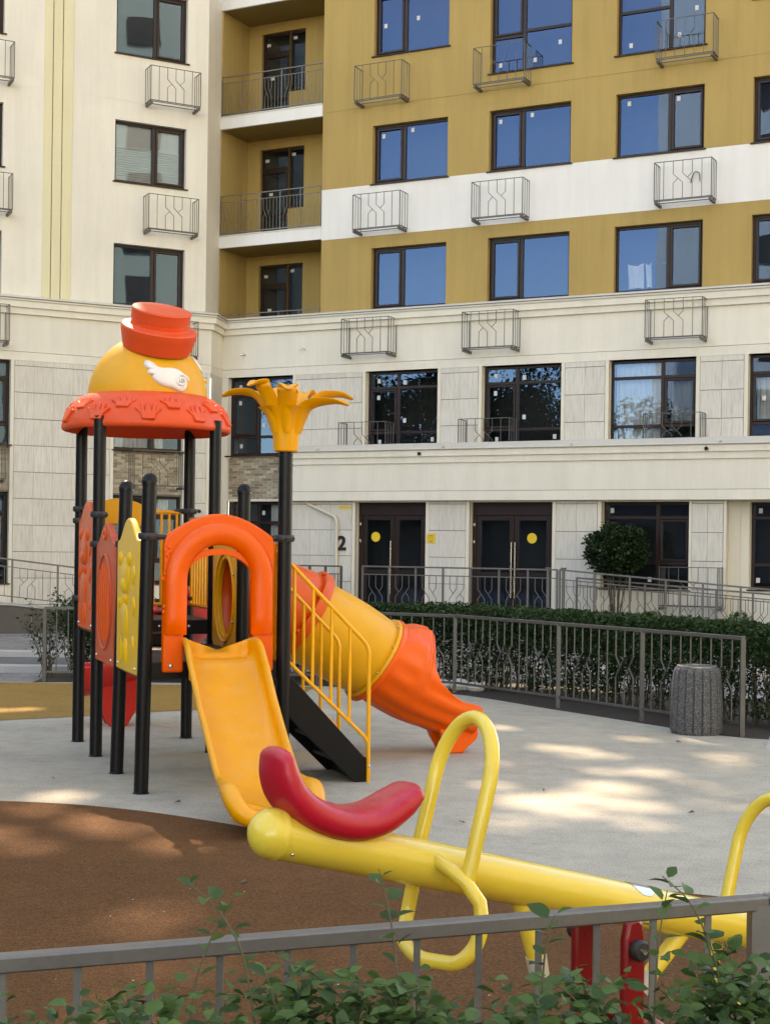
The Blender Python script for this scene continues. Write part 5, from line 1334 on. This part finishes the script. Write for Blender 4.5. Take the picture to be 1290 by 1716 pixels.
# red stand with black pivot wheels
stand = MB()
for y in (-.13, .13):
    stand.prism([(-.045, 0), (.045, 0), (.045, ZP - .12), (.035, ZP - .05), (.01, ZP - .03), (-.03, ZP - .04), (-.045, ZP - .10)], y - .018, y + .018)
sd_ = stand.build('stand', 'paint_red', SS, bevel=.012, smooth=True)
for sx in (-1, 1):
    MB().prism([(sx * .04, .0), (sx * .04, .26), (sx * .13, .255), (sx * .22, .20), (sx * .28, .12), (sx * .30, .0)], -.10, .10).build('stand_foot', 'paint_red', sd_, bevel=.02, smooth=True)
MB().box(-.42, .42, -.20, .20, .0, .012).build('base_plate', 'paint_red', sd_, bevel=.004)
for y in (-.165, .165):
    m = Matrix.Translation((.0, y, ZP - .135)) @ Matrix.Rotation(R(90), 4, 'X')
    w_ = MB().lathe([(.001, -.022), (.02, -.022), (.032, -.018), (.036, -.008), (.036, .010), (.030, .02), (.001, .022)], 24, m, False).build('pivot_wheel', 'rubber_black', sd_, True)
    MB().lathe([(.009, -.03), (.009, .03)], 10, m).build('bolt', 'steel_bright', w_, True)

# ------------------------------------------------------------------ near fence in front of the camera
nf = thing('near_fence', 'grey metal fence rail crossing the foreground behind the shrubs', 'fence')
railing(nf, (.915, 3.585), (2.2, 4.055), 0, 0, 1.015, 1, .0105, .030, low=.12, top=.0215, bar_gap=.145, plan=lambda i, j: False, first=False)
railing(nf, (-2.0, 2.52), (.915, 3.585), 0, 0, 1.015, 1, .0105, .030, low=.12, top=.0215, bar_gap=.145, plan=lambda i, j: False)
# ------------------------------------------------------------------ shrubs in the foreground
def leaf_mesh(seed, name='leaf', mat='leaf_front'):
    r = random.Random(seed); n = 6; V = []; F = []
    ln = 1.0; droop = r.uniform(.10, .35); wid = r.uniform(.27, .36); fold = r.uniform(.15, .5)
    for i in range(n + 1):
        t = i / n; w = wid * math.sin(math.pi * min(1, t ** .80 * .98 + .01)) ** .85 * (1 + .08 * math.sin(i * 2.1 + seed)); z = -droop * t * t
        V += [(t * ln, -w, z + w * fold), (t * ln, 0, z), (t * ln, w, z + w * fold)]
    for i in range(n):
        a = 3 * i; F += [(a, a + 3, a + 4, a + 1), (a + 1, a + 4, a + 5, a + 2)]
    V += [(-.22, 0, .02), (0, .012, 0), (0, -.012, 0)]; k = len(V); F.append((k - 3, k - 2, k - 1))
    me = bpy.data.meshes.new(name); me.from_pydata(V, [], F); me.polygons.foreach_set('use_smooth', [True] * len(me.polygons)); me.materials.append(MATS[mat]); return me
LEAVES = [leaf_mesh(k) for k in range(6)]
def leaf_matrix(p, d, roll_, size):
    d = d.normalized(); up = Vector((0, 0, 1)) - d * d.z; up = up.normalized() if up.length > .05 else Vector((1, 0, 0)); sd2 = up.cross(d)
    m = Matrix((d, sd2, up)).transposed().to_4x4() @ Matrix.Rotation(roll_, 4, 'X') @ Matrix.Scale(size, 4); m.translation = p; return m
FRONT = []
def front_shrub(label, loc, nst, h, spread, seed, nleaf, size=.05, bulk=0):
    t = thing('leafy_shrub', label, 'shrub', loc); r = random.Random(seed); sm = MB(); stems_ = []
    for k in range(nst):
        a = r.uniform(0, 2 * math.pi); q = spread * r.uniform(.15, 1); hh = h * (r.uniform(.86, 1.0) if k else 1.09)
        bend = r.uniform(.4, 1.3); p = bez([(r.gauss(0, .04), r.gauss(0, .03), -.01), (math.cos(a) * q * .2, math.sin(a) * q * .2, hh * .55), (math.cos(a) * q * .6, math.sin(a) * q * .4, hh * .86), (math.cos(a) * q * (.8 + .25 * bend), math.sin(a) * q * .55, hh * .95), (math.cos(a) * q * (1 + .75 * bend), math.sin(a) * q * .7, hh * (1.02 - .03 * bend))], 6)
        sm.tube(p, [.0034 - .0025 * i / (len(p) - 1) for i in range(len(p))], 5, caps=False); stems_.append(p)
    tw_ = sm.build('stems', 'twig', t, True)
    extra = MB(); made = 0
    for p in stems_:
        n = len(p); per = max(3, nleaf / nst)
        for k in range(int(per)):
            f = 1 - (k + r.random()) / per * .48; x = f * (n - 1); i = min(int(x), n - 2); pos = p[i].lerp(p[i + 1], x - i); d0 = (p[i + 1] - p[i]).normalized()
            a = k * 2.4 + r.uniform(-.4, .4); side = Vector((math.cos(a), math.sin(a), r.uniform(-.15, .45)))
            d = (side + d0 * .5).normalized(); sz = size * r.uniform(.6, 1.25) * (.55 + 4 * (1 - f) if f > .93 else 1)
            o = put('leaf', LEAVES[r.randrange(6)], t); o.matrix_local = leaf_matrix(pos + d * sz * .2, d, r.uniform(-.6, .6), sz); FRONT.append(o)
    if bulk:
        V, F = [], []
        for _ in range(bulk):
            p = r.choice(stems_); f = r.uniform(.60, .95); pos = p[int(f * (len(p) - 1))] + Vector((r.gauss(0, .05), r.gauss(0, .04), r.gauss(0, .04) - .02))
            if pos.z > h * .97: continue
            a = r.uniform(0, 6.283); d = Vector((math.cos(a), math.sin(a), r.uniform(-.3, .5))); M4 = leaf_matrix(pos, d, r.uniform(-1, 1), size * r.uniform(.5, 1.0)); src = LEAVES[r.randrange(6)]; o_ = len(V)
            V += [tuple(M4 @ v.co) for v in src.vertices]; F += [tuple(i + o_ for i in q.vertices) for q in src.polygons]
        me = bpy.data.meshes.new('foliage'); me.from_pydata(V, [], F); me.materials.append(MATS['leaf_front']); me.polygons.foreach_set('use_smooth', [True] * len(F)); stuff(put('foliage', me, t))
SH = [((-.60, 2.42), 9, 1.14, .16, 40, 'leafy shrub at the lower left corner, under the bright rail end'),
      ((-.36, 2.40), 9, 1.17, .15, 40, 'leafy shrub below the rail with two tall bare shoots, left part'),
      ((-.14, 2.38), 10, 1.21, .16, 42, 'leafy shrub below the rail under the seesaw end cap'),
      ((.06, 2.42), 11, 1.20, .16, 50, 'densest leafy shrub below the rail under the foot rest'),
      ((.26, 2.48), 11, 1.17, .16, 46, 'leafy shrub below the rail left of the red seesaw stand'),
      ((.46, 2.55), 11, 1.15, .15, 46, 'leafy shrub in front of the red seesaw stand'),
      ((.64, 2.62), 12, 1.18, .15, 50, 'leafy shrub at the lower right beside the fence end post')]
for k, (xy, n, h, sp_, nl, lab) in enumerate(SH): front_shrub(lab, (*xy, 0), n, h, sp_, 50 + k * 7, int(nl * 2.2), .037, bulk=600)
# ------------------------------------------------------------------ rest of the courtyard, seen only in the windows
def simple_block(name, label, loc, rz, W, H_, wallmat, bandmat, seed):
    t = thing(name, label, 'building', loc, rz); MB().box(0, W, 0, 12, 0, H_).build('wall', wallmat, t)
    for s in range(int(W / 7)):
        if s % 2 == 0: MB().box(s * 7 + .5, s * 7 + 3.6, -.12, 0, 3, H_ - .5).build('bay', bandmat, t)
    for f in range(int(H_ / 3.08)):
        for k in range(int(W / 3.5)):
            x = k * 3.5 + .8; z = 1 + f * 3.08; MB().box(x, x + 1.9, -.16, -.10, z, z + 1.6).build('window', 'interior', t)
    MB().box(-.3, W + .3, -.35, 0, 6.3, 6.9).build('cornice', 'stucco_white', t)
    return t
simple_block('apartment_block', 'cream and yellow apartment block mirrored in the panes of the cream wing', (50, 17, 0), R(-135), 56, 42, 'stucco_yellow', 'stucco_white', 1)
def tree(label, loc, h, cr_, seed):
    t = thing('tree', label, 'tree', loc); r = random.Random(seed); sm = MB()
    sm.tube([(0, 0, -.1), (.05, .02, h * .3), (0, .1, h * .6), (.05, 0, h * .85)], [.20, .16, .10, .03], 10)
    for k in range(9): a = 2.4 * k; z = h * (.28 + .05 * k); sm.tube([(0, 0, z), (math.cos(a) * cr_ * .4, math.sin(a) * cr_ * .4, z + h * .09), (math.cos(a) * cr_ * .75, math.sin(a) * cr_ * .75, z + h * .12)], [.08, .05, .02], 6)
    sm.build('trunk', 'bark', t, True)
    cl = [Vector((r.gauss(0, cr_ * .42), r.gauss(0, cr_ * .42), h * r.uniform(.35, .95))) for _ in range(26)]
    def smp(r):
        c = r.choice(cl); d = Vector((r.gauss(0, 1), r.gauss(0, 1), r.gauss(0, .8))).normalized(); return c + d * cr_ * .44 * r.random() ** .4
    stuff(leaf_build(leafcloud(13000, smp, .24, seed), 'crown', 'leaf_tree', t))
for k, (x, y, h, c_) in enumerate(((-27, 12, 10.5, 3.2), (-31, 5, 11.5, 3.6), (-24, 20, 9.0, 2.8), (-35, 0, 12, 3.6))):
    tree(('poplar like tree mirrored in the first floor panes, nearest the loggias', 'broad tree mirrored in the first floor panes', 'low tree mirrored at the edge of the first floor panes', 'tallest tree mirrored in the first floor panes')[k], (x, y, 0), h, c_, 70 + k)

for k in range(5): tree(('first', 'second', 'third', 'fourth', 'fifth')[k] + ' tree from the left in the far row mirrored in the door panes', (-40 + 3.2 * k, 30 - 8.5 * k, 0), 9 + (k * 7 % 3), 3.6, 90 + k)
simple_block('garage_block', 'long low building mirrored in the dark ground floor panes', (-52, 40, 0), R(-90) + R(22), 70, 5.5, 'ramp_stone', 'ramp_stone', 2)
simple_block('apartment_block', 'white apartment block mirrored in the panes at the right picture edge', (-20.0, -16.0, 0), R(168.5), 16.8, 44, 'stucco_white', 'stucco_yellow', 3)
